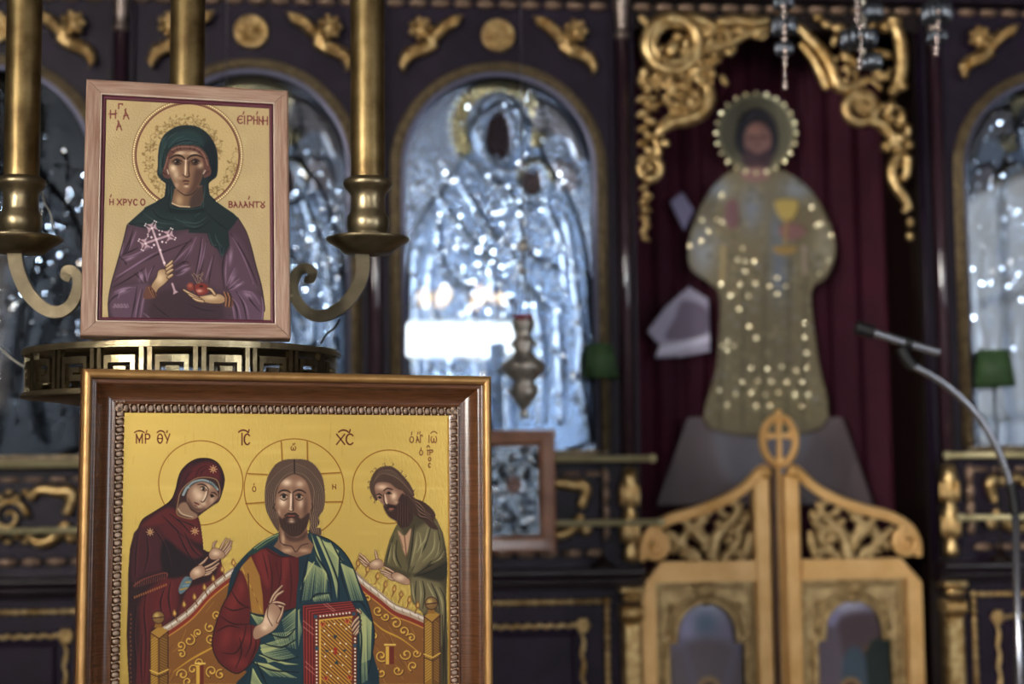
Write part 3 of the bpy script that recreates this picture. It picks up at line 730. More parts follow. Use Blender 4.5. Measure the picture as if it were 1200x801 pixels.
# ---- mother in maroon (id 1)
A7 = q(145, 500, 6.674)
robe = c.fill(A7((620, 245), (560, 255), (500, 290), (450, 345), (425, 410), (410, 480), (385, 550), (350, 592), (310, 620), (230, 670), (150, 722), (118, 785))
    + V8((50, 60), (30, 140), (22, 260), (20, 400), (15, 560), (20, 700), (28, 830), (132, 830), (128, 560), (145, 545), (200, 520), (262, 478), (350, 410), (400, 335), (445, 318), (490, 262), (478, 190), (455, 160), (410, 150), (392, 140), (388, 100), (383, 60))
    + A7((605, 790), (595, 740), (580, 695), (640, 650), (690, 612), (740, 580), (768, 510), (786, 430), (780, 370), (745, 295), (690, 255)), '3a1a20', id=1, smooth=False)
c.fill(V8((85, 30), (180, 10), (230, 60), (210, 150), (190, 240), (100, 265), (50, 300), (35, 260), (42, 150), (60, 70)), '55232a', f=4, clip=robe)
c.fill(A7((130, 780), (230, 690), (330, 630), (400, 640), (470, 700), (580, 710), (600, 790), (640, 900), (560, 900), (400, 800), (300, 770)), '6e2826', f=3.5, clip=robe)
c.fill(V8((175, 30), (260, 20), (330, 110), (385, 160), (360, 190), (260, 130)), '66262a', f=3, clip=robe)
c.fill(V8((200, 280), (300, 275), (275, 350), (265, 440), (180, 500), (130, 560), (125, 800), (60, 800), (80, 560), (75, 430), (110, 350)), '6a2424', f=4, clip=robe)
c.fill(V8((320, 330), (410, 300), (450, 270), (470, 200), (490, 260), (440, 320), (350, 405), (270, 470), (285, 400)), '702826', f=2.5, clip=robe)
c.fill(V8((200, 90), (260, 140), (330, 190), (390, 180), (330, 240), (290, 270), (210, 275), (180, 180)), '2a161e', f=3, clip=robe)
c.fill(V8((230, 290), (250, 330), (240, 480), (170, 520), (150, 420), (200, 320)), '74282a', .7, f=4, clip=robe)
c.fill(A7((480, 440), (520, 330), (600, 280), (690, 275), (745, 330), (755, 420), (700, 400), (620, 395), (540, 410)), '6c2226', f=3, clip=robe)
c.fill(A7((430, 470), (460, 360), (540, 285), (500, 370), (470, 460), (430, 560), (400, 600), (405, 540)), '5a2026', f=3, clip=robe)
for P in (A7((600, 390), (610, 350), (650, 320)), A7((560, 400), (590, 330), (650, 300)), A7((450, 470), (500, 380), (540, 340))): c.stroke(P, '3c1218', 1.4, clip=robe, alpha=.8, taper=(.4, .4))
for P in (A7((360, 680), (450, 750), (520, 830)), A7((300, 690), (380, 770), (470, 860)), A7((420, 720), (520, 760), (585, 790)), V8((150, 40), (200, 120), (230, 230)), V8((110, 60), (120, 160), (100, 250)), V8((70, 60), (60, 160), (55, 280)),
          V8((110, 350), (100, 450), (110, 600), (100, 790)), V8((200, 330), (180, 400), (190, 470)), V8((60, 420), (50, 560), (60, 700), (55, 800)), V8((90, 560), (85, 680), (90, 800)), V8((230, 300), (220, 380), (235, 470)), V8((300, 60), (340, 140), (390, 185)), V8((260, 40), (300, 130), (350, 210))):
    c.stroke(P, '24121a', 2.0, clip=robe, alpha=.75, taper=(.3, .3)); c.stroke([(x+2, y) for x, y in P], '8a3430', 1.0, clip=robe, alpha=.45, taper=(.3, .3))
c.stroke(V8((48, 320), (100, 285), (200, 255), (215, 270)), '8a4a38', 1.3, clip=robe)
for k in range(15):
    x = 58+k*11; y = 300-k*3.2; P = V8((x, y), (x-3, y+28)); c.stroke(P, '9a5a40', .8, clip=robe, smooth=False, alpha=.8)
    c.ell(*V8((x-4, y+75-k*1.2))[0], .9, 1.6, 'b8823c', clip=robe, n=8, alpha=.8)
for k in range(16): c.ell(*V8((34+2*math.sin(k), 460+k*22))[0], .9, 1.5, 'a87840', clip=robe, n=8, alpha=.6)
def star(x, y, r):
    for k in range(8): a = k*.785; c.stroke([(x, y), (x+r*math.cos(a), y+r*math.sin(a))], 'ecd090', 1.1, smooth=False, taper=(1, .5))
    c.ell(x, y, 1.1, 1.1, 'a06a3c', n=8)
star(*A7((700, 330))[0], 4.6); star(*V8((130, 55))[0], 4.4); star(*V8((350, 50))[0], 4.8)
# face
inner = A7((440, 520), (480, 462), (560, 405), (640, 393), (720, 410), (748, 460), (752, 520), (740, 580), (680, 622), (610, 672), (540, 718), (440, 697), (414, 660), (428, 570))
im = c.fill(inner, '4a2a26', id=1)
c.fill(A7((440, 600), (490, 590), (530, 650), (580, 690), (540, 712), (450, 690), (420, 655)), '9a7a62', f=1.5, clip=im); c.stroke(A7((425, 640), (460, 680), (540, 705)), 'c8b090', 1.2)
fm = c.fill(A7((560, 440), (620, 425), (690, 455), (735, 510), (738, 555), (700, 595), (650, 640), (575, 668), (530, 645), (497, 590), (492, 530), (515, 475)), '9a765e', f=.9, clip=im)
c.fill(A7((500, 560), (520, 640), (575, 664), (640, 640), (560, 630), (525, 590)), '5e4034', .8, f=2.5, clip=fm)
for x, y, rx, ry, al in ((590, 540, 45, 50, .75), (560, 500, 30, 40, .5), (655, 465, 35, 20, .6), (625, 600, 25, 18, .6), (690, 570, 22, 30, .5), (640, 545, 14, 40, .6), (590, 620, 24, 14, .5)): c.glow(x/6.674+145, y/6.674+500, rx/6.674, ry/6.674, 'ecd2b6', al, clip=fm, rot=.3)
c.stroke(A7((500, 470), (545, 430), (620, 415), (690, 440), (735, 490)), '98a4a4', 2.4, clip=im); c.stroke(A7((505, 475), (550, 438), (620, 424), (690, 450)), '5a7078', 1.0, clip=im); c.stroke(A7((465, 530), (490, 480), (505, 470)), '94a2a2', 3, clip=im)
for k in range(4): c.stroke(A7((670+k*14, 425+k*8), (680+k*14, 452+k*9)), '4a6068', .7, clip=im)
c.stroke(inner, 'a8885c', 1.3, closed=True, alpha=.9)
for P, w_ in ((A7((578, 452), (610, 447), (645, 462), (662, 485)), 1.6), (A7((685, 512), (710, 515), (730, 535)), 1.5), (A7((600, 470), (625, 467), (648, 492)), 1.3), (A7((605, 492), (625, 498), (645, 500)), .9), (A7((675, 530), (690, 528), (708, 545)), 1.2), (A7((662, 490), (655, 530), (632, 575), (615, 588), (602, 580)), 1.1), (A7((552, 590), (570, 598), (590, 606)), 1.5), (A7((555, 612), (575, 622)), .9), (A7((497, 590), (530, 645), (575, 668)), 1.2)):
    c.stroke(P, '3a201c', w_, clip=im, taper=(.5, .5))
c.ell(*A7((624, 482))[0], 2.0, 1.7, '1c100e', clip=im); c.ell(*A7((690, 540))[0], 1.8, 1.6, '1c100e', clip=im)
c.stroke(A7((608, 486), (614, 478)), 'e8dcc8', .9, clip=im); c.stroke(A7((646, 505), (632, 555), (618, 575)), 'ecd8bc', 1.0, clip=im, alpha=.9); c.stroke(A7((565, 600), (585, 608)), '9a4434', 1.2, clip=im); c.glow(145+640/6.674, 500+478/6.674, 2, 1.5, 'e0c8a8', .6, clip=im)
c.stroke(robe_o := A7((118, 785), (150, 722), (230, 670), (310, 620), (350, 592), (385, 550), (410, 480), (425, 410), (450, 345), (500, 290), (560, 255), (620, 245), (690, 255), (745, 295), (780, 370), (786, 430), (768, 510), (740, 580), (690, 612), (580, 695)), '2c1216', 1.0)
SK, SKD, SKH = 'a8846a', '4c2c20', 'ecd2b4'
def finger(P, w, id=None): c.stroke(P, SKD, w+1.1, taper=(1, .7), id=id); c.stroke(P, SK, w, taper=(1, .6)); c.stroke([(x-.3, y-.5) for x, y in P], SKH, w*.4, taper=(.6, .4), alpha=.85)
def palm(P, id=None):
    c.stroke(P, SKD, .9, closed=True, id=id); m = c.fill(P, SK, id=id); xs_ = [p[0] for p in P]; ys_ = [p[1] for p in P]
    c.glow(sum(xs_)/len(P)-.8, sum(ys_)/len(P)-1.2, (max(xs_)-min(xs_))*.3, (max(ys_)-min(ys_))*.28, SKH, .75, clip=m); return m
for P in (V8((440, 130), (445, 110), (455, 102)), V8((470, 150), (490, 110), (505, 88)), V8((480, 155), (508, 118), (520, 90)), V8((490, 162), (518, 128), (530, 100)), V8((492, 175), (515, 145), (528, 130))): finger(P, 2.2, 1)
palm(V8((420, 160), (440, 135), (470, 140), (495, 160), (490, 180), (450, 190), (425, 185)), 1)
for P in (V8((370, 220), (395, 200), (412, 180)), V8((385, 235), (430, 215), (470, 188)), V8((392, 247), (435, 232), (468, 208)), V8((392, 260), (430, 248), (455, 228)), V8((385, 268), (415, 262), (432, 252))): finger(P, 2.2, 1)
palm(V8((325, 260), (345, 232), (380, 218), (400, 240), (395, 265), (360, 282), (335, 288)), 1)
c.fill(V8((270, 330), (300, 275), (335, 285), (320, 325), (280, 360)), '6a8088', id=1)
for k in range(4): c.stroke(V8((278+k*14, 338-k*18), (310+k*8, 330-k*15)), ['b8963c', '7c98a4', 'b89a48', '4c6470'][k], 1.6)

# ---- forerunner in olive (id 3)
C4 = q(400, 500, 6.677)
jr = c.fill(D5((232, 70), (205, 130), (183, 215), (178, 250), (230, 300), (300, 310), (305, 380), (312, 420), (360, 470), (366, 500), (440, 480), (441, 830), (478, 830), (478, 600), (470, 400), (474, 300), (476, 235), (470, 170), (455, 100), (430, 40), (400, 0), (300, 0), (250, 40)), '574c30', id=3, smooth=False)
c.fill(D5((232, 75), (250, 60), (290, 150), (285, 215), (300, 280), (240, 260), (186, 240), (190, 200), (210, 130)), '6e6440', f=2.5, clip=jr)
c.fill(D5((245, 85), (275, 110), (305, 75), (300, 130), (285, 200), (270, 180), (255, 130)), 'c09a7a', f=1.2, clip=jr); c.stroke(D5((275, 110), (280, 160), (284, 205)), '7a5038', 1.1, clip=jr); c.stroke(D5((252, 110), (268, 165)), '8a6248', .9, clip=jr)
c.fill(D5((330, 80), (420, 40), (450, 130), (440, 200), (370, 250), (320, 290), (300, 230), (310, 150)), '7d7350', f=4, clip=jr)
c.fill(D5((300, 310), (360, 300), (440, 330), (465, 420), (465, 560), (445, 620), (440, 480), (400, 420), (370, 470), (320, 430)), '7c7250', f=4, clip=jr)
c.fill(D5((320, 290), (400, 270), (474, 230), (474, 300), (430, 320), (350, 300)), '38321e', f=3, clip=jr)
for P in (D5((320, 60), (310, 160), (290, 280)), D5((400, 60), (370, 160), (310, 270)), D5((430, 80), (440, 170), (380, 250)), D5((474, 240), (400, 275), (320, 300)), D5((455, 215), (390, 250), (330, 290)), D5((225, 110), (200, 190), (190, 240)), D5((240, 130), (235, 200), (260, 260)), D5((360, 320), (370, 380), (360, 450)), D5((400, 330), (430, 400), (440, 470)), D5((440, 350), (465, 420), (462, 600), (468, 800)), D5((330, 320), (325, 380), (330, 430)), D5((452, 480), (456, 640), (456, 800))):
    c.stroke(P, '26200f', 1.7, clip=jr, taper=(.3, .3), alpha=.85)
for P in (D5((335, 90), (325, 160), (305, 250)), D5((345, 95), (350, 150), (330, 190)), D5((385, 70), (370, 130), (345, 160)), D5((415, 90), (410, 170), (360, 230)), D5((440, 130), (430, 190), (400, 225)), D5((460, 180), (440, 215), (400, 240)), D5((215, 140), (205, 200), (198, 235)), D5((228, 150), (225, 210), (240, 250)), D5((310, 330), (315, 380), (325, 420)), D5((345, 320), (352, 380), (345, 440)), D5((380, 330), (400, 370), (420, 410)), D5((420, 345), (448, 410), (452, 470)), D5((360, 150), (350, 200), (320, 250))):
    c.stroke(P, 'b0a67c', 1.6, clip=jr, taper=(.2, .2), alpha=.85)
    c.stroke([(x+1.6, y+.6) for x, y in P], '968c62', 1.0, clip=jr, taper=(.2, .2), alpha=.7)
# head
jh = c.fill(C4((355, 305), (300, 318), (255, 360), (228, 420), (222, 480), (245, 540), (275, 580), (300, 560), (420, 560), (560, 545), (570, 520), (545, 460), (500, 400), (450, 345), (400, 312)), '5e4434', id=3)
c.fill(C4((440, 480), (520, 520), (580, 560), (640, 585), (700, 630), (740, 690), (720, 730), (760, 800), (700, 790), (640, 730), (590, 700), (545, 660), (520, 600)), '523628', id=3)
c.fill(C4((470, 520), (540, 560), (560, 640), (560, 720), (520, 780), (470, 760), (460, 640)), '4e3226', id=3)
jf = c.fill(C4((260, 480), (275, 440), (320, 430), (380, 440), (430, 480), (480, 500), (500, 540), (480, 600), (460, 680), (400, 700), (350, 660), (330, 610), (300, 580), (275, 540)), '96705a', f=.8, id=3)
bd = c.fill(C4((330, 620), (360, 600), (430, 610), (450, 560), (480, 520), (510, 560), (525, 640), (540, 700), (520, 760), (470, 790), (430, 740), (380, 710), (350, 670)), '4a2c22', f=1.0, id=3)
for x, y, rx, ry, al in ((320, 470, 45, 22, .8), (410, 540, 26, 34, .85), (290, 560, 16, 22, .5), (350, 580, 12, 34, .6), (430, 590, 20, 12, .4), (385, 650, 18, 10, .5)): c.glow(400+x/6.677, 500+y/6.677, rx/6.677, ry/6.677, 'f0d2b0', al, clip=jf)
for P, w_ in ((C4((330, 500), (360, 480), (400, 490)), 1.7), (C4((275, 530), (300, 525), (320, 540)), 1.6), (C4((350, 525), (372, 508), (395, 525)), 1.2), (C4((285, 550), (300, 545), (315, 555)), 1.1), (C4((330, 530), (335, 580), (352, 612), (370, 605)), 1.2), (C4((355, 635), (380, 618), (415, 622), (430, 640)), 1.8), (C4((372, 652), (400, 655)), 1.0)): c.stroke(P, '351c14', w_, taper=(.5, .5))
c.ell(*C4((372, 518))[0], 1.8, 1.5, '160c08'); c.ell(*C4((300, 552))[0], 1.5, 1.4, '160c08'); c.stroke(C4((342, 530), (348, 580), (356, 598)), 'ecd0b0', 1.1); c.stroke(C4((378, 640), (405, 640)), 'b06850', 1.3)
for k in range(9):
    u = k/8; c.stroke(C4((250+u*10, 440-20*u), (300+u*20, 350+u*15), (400+u*30, 345+u*50), (480+u*40, 420+u*60), (540+u*20, 510+u*20)), ['9a7e66', '3a261c'][k % 2], .95, taper=(.3, .3), alpha=.8)
for k in range(8):
    o_ = k*15; c.stroke(C4((500+o_*.4, 520+o_*.2), (560+o_*.2, 570+o_*.5), (610, 600+o_), (660+o_*.2, 660+o_*.6), (700+o_*.3, 690+o_*.9)), ['9a7a62', '301c14'][k % 2], 1.15, taper=(.3, .3), alpha=.85)
for k in range(9):
    c.stroke(C4((440+k*10, 600-k*4), (445+k*9, 680), (440+k*10, 740+8*math.sin(k*2)), (450+k*8, 780)), ['6a4636', '2e1a12'][k % 2], 1.0, taper=(.3, .3), clip=bd)
for x, y, a in ((250, 355, 2.4), (275, 335, 2.0), (345, 300, 1.9), (400, 305, .7), (228, 430, 3.0), (222, 470, 3.3), (240, 545, 3.8), (262, 580, 4.4), (470, 360, .8), (560, 500, -.2), (500, 395, .6)):
    c.stroke(C4((x, y), (x+14*math.cos(a), y-14*math.sin(a)), (x+20*math.cos(a+.8), y-20*math.sin(a+.8))), '4a3024', .9, taper=(1, .4), id=3)
for P in (D5((150, 230), (145, 205), (138, 180)), D5((115, 245), (90, 215), (66, 195)), D5((112, 250), (85, 228), (62, 210)), D5((115, 256), (90, 242), (68, 226)), D5((125, 262), (100, 252), (82, 242))): finger(P, 2.2, 3)
palm(D5((110, 245), (130, 225), (160, 220), (178, 245), (160, 262), (130, 265)), 3)
for P in (D5((225, 280), (200, 265), (180, 255)), D5((215, 290), (185, 275), (160, 268)), D5((215, 298), (190, 288), (165, 280)), D5((222, 308), (200, 300), (180, 292)), D5((235, 316), (215, 312), (198, 305))): finger(P, 2.2, 3)
palm(D5((215, 290), (240, 280), (280, 300), (300, 320), (290, 338), (250, 328), (222, 310)), 3)

# ---- throne (id 4)
V8 = q(145, 610, 4.193); D5 = q(405, 600, 3.985)
back = c.fill(V8((150, 545), (205, 515), (270, 480), (345, 420), (420, 335), (490, 275), (560, 225))+D5((-60, 215), (20, 240), (80, 325), (150, 375), (225, 435), (300, 465), (370, 500), (375, 801))+V8((160, 801)), '8f6028', smooth=False, id=4)
for k in range(170):
    x, y = rng.uniform(178, 505), rng.uniform(668, 803)
    c.stroke([(x, y), (x+rng.uniform(5, 10)*(1 if x < 345 else -.9), y-rng.uniform(8, 15))], rng.choice(['b98c34', 'c89a3c', '6e4218']), .8, taper=(.4, .4), clip=back, alpha=.8)
band = V8((205, 522), (270, 480), (345, 420), (420, 335), (490, 275), (560, 225)); bandr = D5((20, 240), (80, 325), (150, 375), (225, 435), (300, 465), (370, 500))
bandr = D5((-60, 215), (20, 262), (80, 318), (150, 372), (225, 432), (300, 462), (368, 492))
for B_ in (band, bandr):
    c.stroke([(x, y+3) for x, y in B_], 'b29c84', 9.5, id=4); c.stroke([(x, y+1) for x, y in B_], 'd8ccbc', 3.2); c.stroke([(x, y-1.2) for x, y in B_], '8e7460', 1.0)
    c.stroke([(x, y+9) for x, y in B_], '93381e', 4.2, id=4); c.stroke([(x, y+12.5) for x, y in B_], 'c89040', 1.3)
    pts = crom(B_, 10)
    for p in pts[::5]: c.stroke([(p[0], p[1]+1), (p[0]+1.5, p[1]+5)], '7a5a48', .7, alpha=.7)
for (x, y) in V8((250, 455), (297, 412), (348, 375), (397, 328), (440, 285), (485, 240), (540, 207))+D5((58, 240), (103, 268), (150, 300), (187, 338), (228, 360), (260, 385), (298, 410), (337, 435)):
    s_ = 1 if x < 345 else -1
    c.stroke([(x, y+2), (x+s_*3.2, y+9)], '7a4a24', 1.2, id=4)
    c.fill([(x-.4*s_, y-5.5), (x+2.6, y-.5), (x+1.3, y+3), (x-1.6, y+3), (x-2.8, y-.5)], '8a5c28', id=4); c.fill([(x-.3*s_, y-3.5), (x+1.4, y), (x, y+2), (x-1.4, y)], 'd0ac5c')
def curl(x, y, r, a0, tn, col='d6ae4c', w=1.5):
    P = [(x+(r*(1-.75*i/14))*math.cos(a0+tn*6.28*i/14), y+(r*(1-.75*i/14))*math.sin(a0+tn*6.28*i/14)) for i in range(15)]
    c.stroke([(x_+.7, y_+.7) for x_, y_ in P], '5a3412', w+.8, clip=back, alpha=.8); c.stroke(P, col, w, clip=back, taper=(1, 1.6))
for x, y, r, a, t_ in [(212, 756, 6, 2, -1.1), (222, 750, 7, 5, 1), (232, 741, 5, 2, 1.1), (246, 735, 6, 4, -1), (247, 748, 6, 1, 1.1), (213, 766, 5, 4, 1), (214, 790, 7, 3, 1.1), (226, 784, 6, 0, -1), (248, 786, 7, 2, 1.1), (258, 790, 6, 5, -1), (220, 798, 6, 1, 1), (254, 720, 5, 2, 1), (234, 776, 5, 3, 1),
                       (443, 715, 6, 1, 1), (452, 722, 5, 3, -1), (464, 730, 7, 4, 1.1), (473, 739, 6, 1, -1), (482, 747, 5, 4, 1), (447, 768, 7, 1, 1.1), (476, 766, 7, 3, -1.1), (484, 780, 6, 2, 1), (447, 788, 6, 4, -1), (466, 785, 6, 0, 1), (438, 745, 6, 2, 1), (440, 798, 5, 1, 1), (431, 701, 5, 2, 1), (488, 765, 5, 0, 1)]:
    curl(x, y, r, a, t_)
c.stroke(V8((245, 740), (330, 680), (430, 625), (470, 600)), 'caa030', 2.2, clip=back, taper=(.3, .3)); c.stroke(D5((100, 480), (170, 545), (260, 590), (345, 655)), 'caa030', 2.0, clip=back, taper=(.3, .3))
for x0, y0, x1, y1 in ((230, 779, 239, 803), (452, 757, 462, 778)):
    c.fill([(x0, y0), (x1, y0), (x1, y1), (x0, y1)], 'd4ac48', smooth=False); c.fill([(x0+4, y0), (x1, y0), (x1, y1), (x0+4, y1)], '7a3018', smooth=False); c.stroke([(x0-1, y0-2), (x1+1, y0-2)], 'e0c060', 2)
for (x0, x1, yt, bx, by) in ((176, 197, 739, 185.5, 723), (497, 515.5, 720, 505.5, 706.5)):
    pm = c.fill([(x0, yt+3), (x1, yt+3), (x1, 810), (x0, 810)], '9c7428', smooth=False, id=4)
    c.fill([(x0+10, yt+3), (x1, yt+3), (x1, 810), (x0+10, 810)], '7a5420', smooth=False, clip=pm)
    for k in range(22):
        y = yt+8+k*3.2; c.stroke([(x0+1.5, y+3), (x0+8, y-2)], 'c8a44a', .8, clip=pm); c.stroke([(x0+12, y-1), (x1-1.5, y+3)], 'b08c3c', .7, clip=pm, alpha=.8)
    c.stroke([(x0, yt), (x0, 810)], OUT, 1, smooth=False); c.stroke([(x1, yt), (x1, 810)], OUT, 1, smooth=False); c.stroke([(x0+10, yt+6), (x0+10, 810)], '5a3814', 1, smooth=False)
    c.stroke([(x0, yt+46), (x0+10, yt+50), (x1, yt+45)], 'd8b458', 1.6, smooth=False); c.stroke([(x0, yt+50), (x0+10, yt+54), (x1, yt+49)], '5a3814', 1.2, smooth=False)
    c.fill([(x0, yt+2), ((x0+x1)/2, yt-6), (x1+.5, yt), ((x0+x1)/2, yt+9)], 'b08838', smooth=False, id=4); c.stroke([(x0, yt+2), ((x0+x1)/2, yt+9), (x1+.5, yt)], OUT, 1, smooth=False)
    c.fill([(bx-3, by+6), (bx+3, by+6), (bx+5, by+12), (bx-5, by+12)], '9a7028', smooth=False, id=4)
    c.ell(bx, by, 7.3, 7.3, '8a6a38', id=4); c.glow(bx-2, by-2, 3.5, 3.5, 'd8bc70', .8); c.stroke([(bx-6, by+1), (bx+6, by-.5)], OUT, 1.2); c.ring(bx, by, 7.3, 7.3, OUT, .9, n=20)

# ---- enthroned figure (id 2)
F2 = q(80, 420, 2.102); Ca = q(240, 620, 4.427); Cb = q(340, 610, 4.191)
cm = c.fill(F2((515, 432), (470, 455), (430, 490), (402, 530), (387, 600), (362, 670), (356, 705), (370, 745), (405, 773), (440, 770), (428, 820), (742, 820), (750, 720), (750, 650), (732, 590), (712, 540), (690, 490), (640, 452), (590, 430)), '1d3a46', id=2)
tun = c.fill(Ca((230, 140), (290, 105), (325, 95), (400, 140), (487, 135), (487, 420), (400, 435), (300, 440), (225, 430), (200, 300), (180, 215)), '6a1f1c', smooth=False)
c.fill(Ca((260, 130), (320, 110), (340, 200), (330, 300), (290, 240)), '84302a', f=4, clip=tun); c.fill(Ca((400, 150), (440, 150), (420, 260), (410, 320), (395, 250)), '80302a', f=4, clip=tun)
for P in (Ca((330, 130), (350, 250), (340, 370)), Ca((370, 170), (390, 280)), Ca((395, 145), (395, 240), (380, 300)), Ca((440, 150), (450, 280), (440, 400)), Ca((300, 120), (320, 200), (330, 260))): c.stroke(P, '3e1012', 1.6, clip=tun, taper=(.3, .3), alpha=.8)
c.stroke(Ca((318, 95), (345, 120), (395, 142), (487, 138)), '4a1414', 1.4)
cl = c.fill(Ca((240, 140), (265, 195), (285, 240), (300, 340), (305, 440), (232, 440), (215, 320), (205, 270), (175, 215), (200, 180)), 'a87c34', smooth=False)
for k in range(26): c.stroke(Ca((190+k*4.5, 190+k*10), (215+k*4, 250+k*9)), rng.choice(['d4b050', '6e3c1c', 'c49c40']), .9, clip=cl, taper=(.3, .3))
c.stroke(Ca((225, 230), (230, 330), (240, 430)), '5a2c18', 1.2, clip=cl)
sl = c.fill(Ca((180, 210), (140, 310), (90, 400), (50, 520), (38, 600), (68, 680), (120, 727), (170, 747), (222, 712), (268, 650), (288, 580), (270, 540), (262, 500), (232, 490), (236, 430), (222, 290)), '6c2220', id=2)
for cx_, cy_, rx, ry, r_ in ((150, 380, 35, 70, .4), (110, 560, 30, 60, .3), (200, 560, 40, 30, 0), (170, 690, 50, 30, .2), (190, 300, 20, 40, 0), (250, 560, 20, 50, .2)): c.glow(240+cx_/4.427, 620+cy_/4.427, rx/4.427, ry/4.427, '943a32', .7, rot=r_, clip=sl)
for P in (Ca((100, 400), (150, 420), (230, 400)), Ca((80, 450), (150, 490), (235, 490)), Ca((215, 490), (200, 570), (160, 640), (90, 640)), Ca((240, 500), (240, 590), (210, 660)), Ca((140, 320), (180, 380), (235, 410)), Ca((60, 530), (120, 500), (180, 510)), Ca((180, 560), (190, 640), (160, 720)), Ca((265, 560), (262, 620), (225, 700))): c.stroke(P, '36100f', 1.9, clip=sl, taper=(.3, .3), alpha=.85)
c.stroke(Ca((180, 210), (140, 310), (90, 400), (50, 520), (38, 600), (68, 680), (120, 727), (170, 747), (222, 712), (268, 650), (288, 580)), '2a0c0e', 1.1)
PALEY, DEEP = 'b4b67e', '16303c'
# mantle round the waist and legs
wm = c.fill(Ca((232, 428), (300, 445), (400, 425), (487, 400), (520, 500), (500, 860), (200, 860), (238, 705), (285, 600), (292, 560), (262, 500), (240, 490)), '21444e', smooth=False)
for A_, B_, n in ((Ca((240, 440), (300, 455)), Ca((290, 520), (330, 500)), 12), (Ca((470, 410), (480, 520)), Ca((400, 470), (420, 560)), 16), (Ca((290, 600), (300, 640)), Ca((420, 560), (470, 590)), 12), (Ca((290, 620), (330, 690)), Ca((400, 600), (470, 660)), 16), (Ca((260, 690), (330, 700)), Ca((340, 760), (480, 770)), 20), (Ca((250, 720), (240, 800)), Ca((290, 800), (330, 830)), 16), (Ca((350, 540), (470, 530)), Ca((380, 600), (480, 620)), 14), (Ca((280, 650), (420, 700)), Ca((380, 690), (487, 700)), 14)):
    c.fan(A_, B_, n, PALEY, 1.15, j=.05, clip=wm, taper=(1, .15), alpha=.9)
for P in (Ca((300, 590), (400, 610), (487, 560)), Ca((250, 690), (350, 730), (487, 740)), Ca((280, 640), (380, 680), (487, 660)), Ca((240, 720), (230, 800)), Ca((330, 540), (420, 560), (480, 500)), Ca((270, 690), (300, 760), (330, 820)), Ca((235, 432), (300, 450), (400, 430), (485, 402))): c.stroke(P, '0e2028', 2.0, clip=wm, taper=(.4, .4))
# mantle over the shoulder
mm = c.fill(Cb((92, 48), (130, 68), (200, 98), (265, 155), (310, 230), (342, 320), (376, 390), (402, 480), (414, 560), (402, 660), (384, 750), (392, 840), (330, 840), (335, 560), (325, 440), (300, 400), (62, 412), (60, 560), (38, 640), (26, 560), (30, 400), (44, 280), (82, 190), (104, 130)), '1f424e', id=2)
for A_, B_, n in ((Cb((100, 60), (120, 140)), Cb((190, 300), (130, 190)), 12), (Cb((130, 75), (240, 150)), Cb((210, 260), (230, 380)), 26), (Cb((90, 200), (180, 250)), Cb((60, 390), (180, 380)), 24), (Cb((250, 210), (310, 240)), Cb((300, 390), (360, 390)), 18), (Cb((150, 100), (200, 110)), Cb((250, 200), (265, 200)), 10), (Cb((340, 430), (400, 500)), Cb((345, 700), (395, 680)), 22), (Cb((345, 470), (370, 470)), Cb((350, 800), (380, 780)), 12), (Cb((110, 380), (190, 360)), Cb((120, 405), (200, 395)), 12), (Cb((40, 440), (60, 430)), Cb((40, 620), (58, 540)), 7), (Cb((90, 240), (120, 200)), Cb((50, 340), (60, 300)), 8)):
    c.fan(A_, B_, n, PALEY, 1.15, j=.04, clip=mm, taper=(1, .12), alpha=.9)
for P in (Cb((100, 60), (130, 170), (190, 270), (205, 380)), Cb((150, 85), (200, 200), (235, 300), (240, 390)), Cb((240, 150), (250, 260), (290, 390)), Cb((100, 140), (70, 250), (50, 400)), Cb((300, 400), (350, 400), (390, 470)), Cb((100, 390), (130, 360), (200, 355)), Cb((325, 440), (350, 560), (345, 720), (350, 820)), Cb((205, 110), (250, 190), (265, 200))): c.stroke(P, '0f2430', 2.2, clip=mm, taper=(.4, .4))
c.stroke(Cb((92, 48), (130, 68), (200, 98), (265, 155), (310, 230), (342, 320), (376, 390), (402, 480), (414, 560), (402, 660), (384, 750)), '0c1c26', 1.2)
ls = c.fill(J((290, 700), (220, 735), (120, 795), (60, 860), (120, 850), (200, 790), (300, 730)), '284a44'); c.stroke(J((285, 712), (200, 750), (110, 815)), PALEY, 1.0); c.stroke(J((280, 725), (210, 765), (130, 820)), '8a9460', .8)
# neck and head
nk = c.fill(J((300, 640), (290, 700), (280, 760), (250, 800), (330, 850), (420, 880), (520, 850), (540, 790), (500, 740), (490, 640)), '8a664e', id=2, smooth=False)
for x, y, rx, ry, al in ((320, 740, 14, 60, .8), (350, 830, 40, 18, .8), (470, 830, 40, 16, .7), (400, 740, 30, 50, .3)): c.glow(280+x/6.162, 510+y/6.162, rx/6.162, ry/6.162, 'd0ac8c', al, clip=nk)
c.fill(J((330, 690), (420, 735), (490, 690), (480, 740), (400, 770), (340, 740)), '56382c', .8, f=2.5, clip=nk)
c.stroke(J((320, 790), (380, 800), (410, 840), (450, 795), (500, 780)), '54342a', 1.0, clip=nk); c.stroke(J((290, 690), (300, 770), (340, 790)), '54342a', .9, clip=nk)
hr = c.fill(J((400, 170), (330, 175), (270, 205), (225, 265), (195, 340), (186, 440), (195, 530), (230, 610), (265, 670), (290, 690), (320, 600), (500, 600), (510, 690), (560, 715), (595, 720), (592, 670), (560, 665), (585, 630), (575, 590), (610, 540), (622, 460), (615, 350), (590, 270), (540, 205), (480, 175)), '6a5140', id=2)
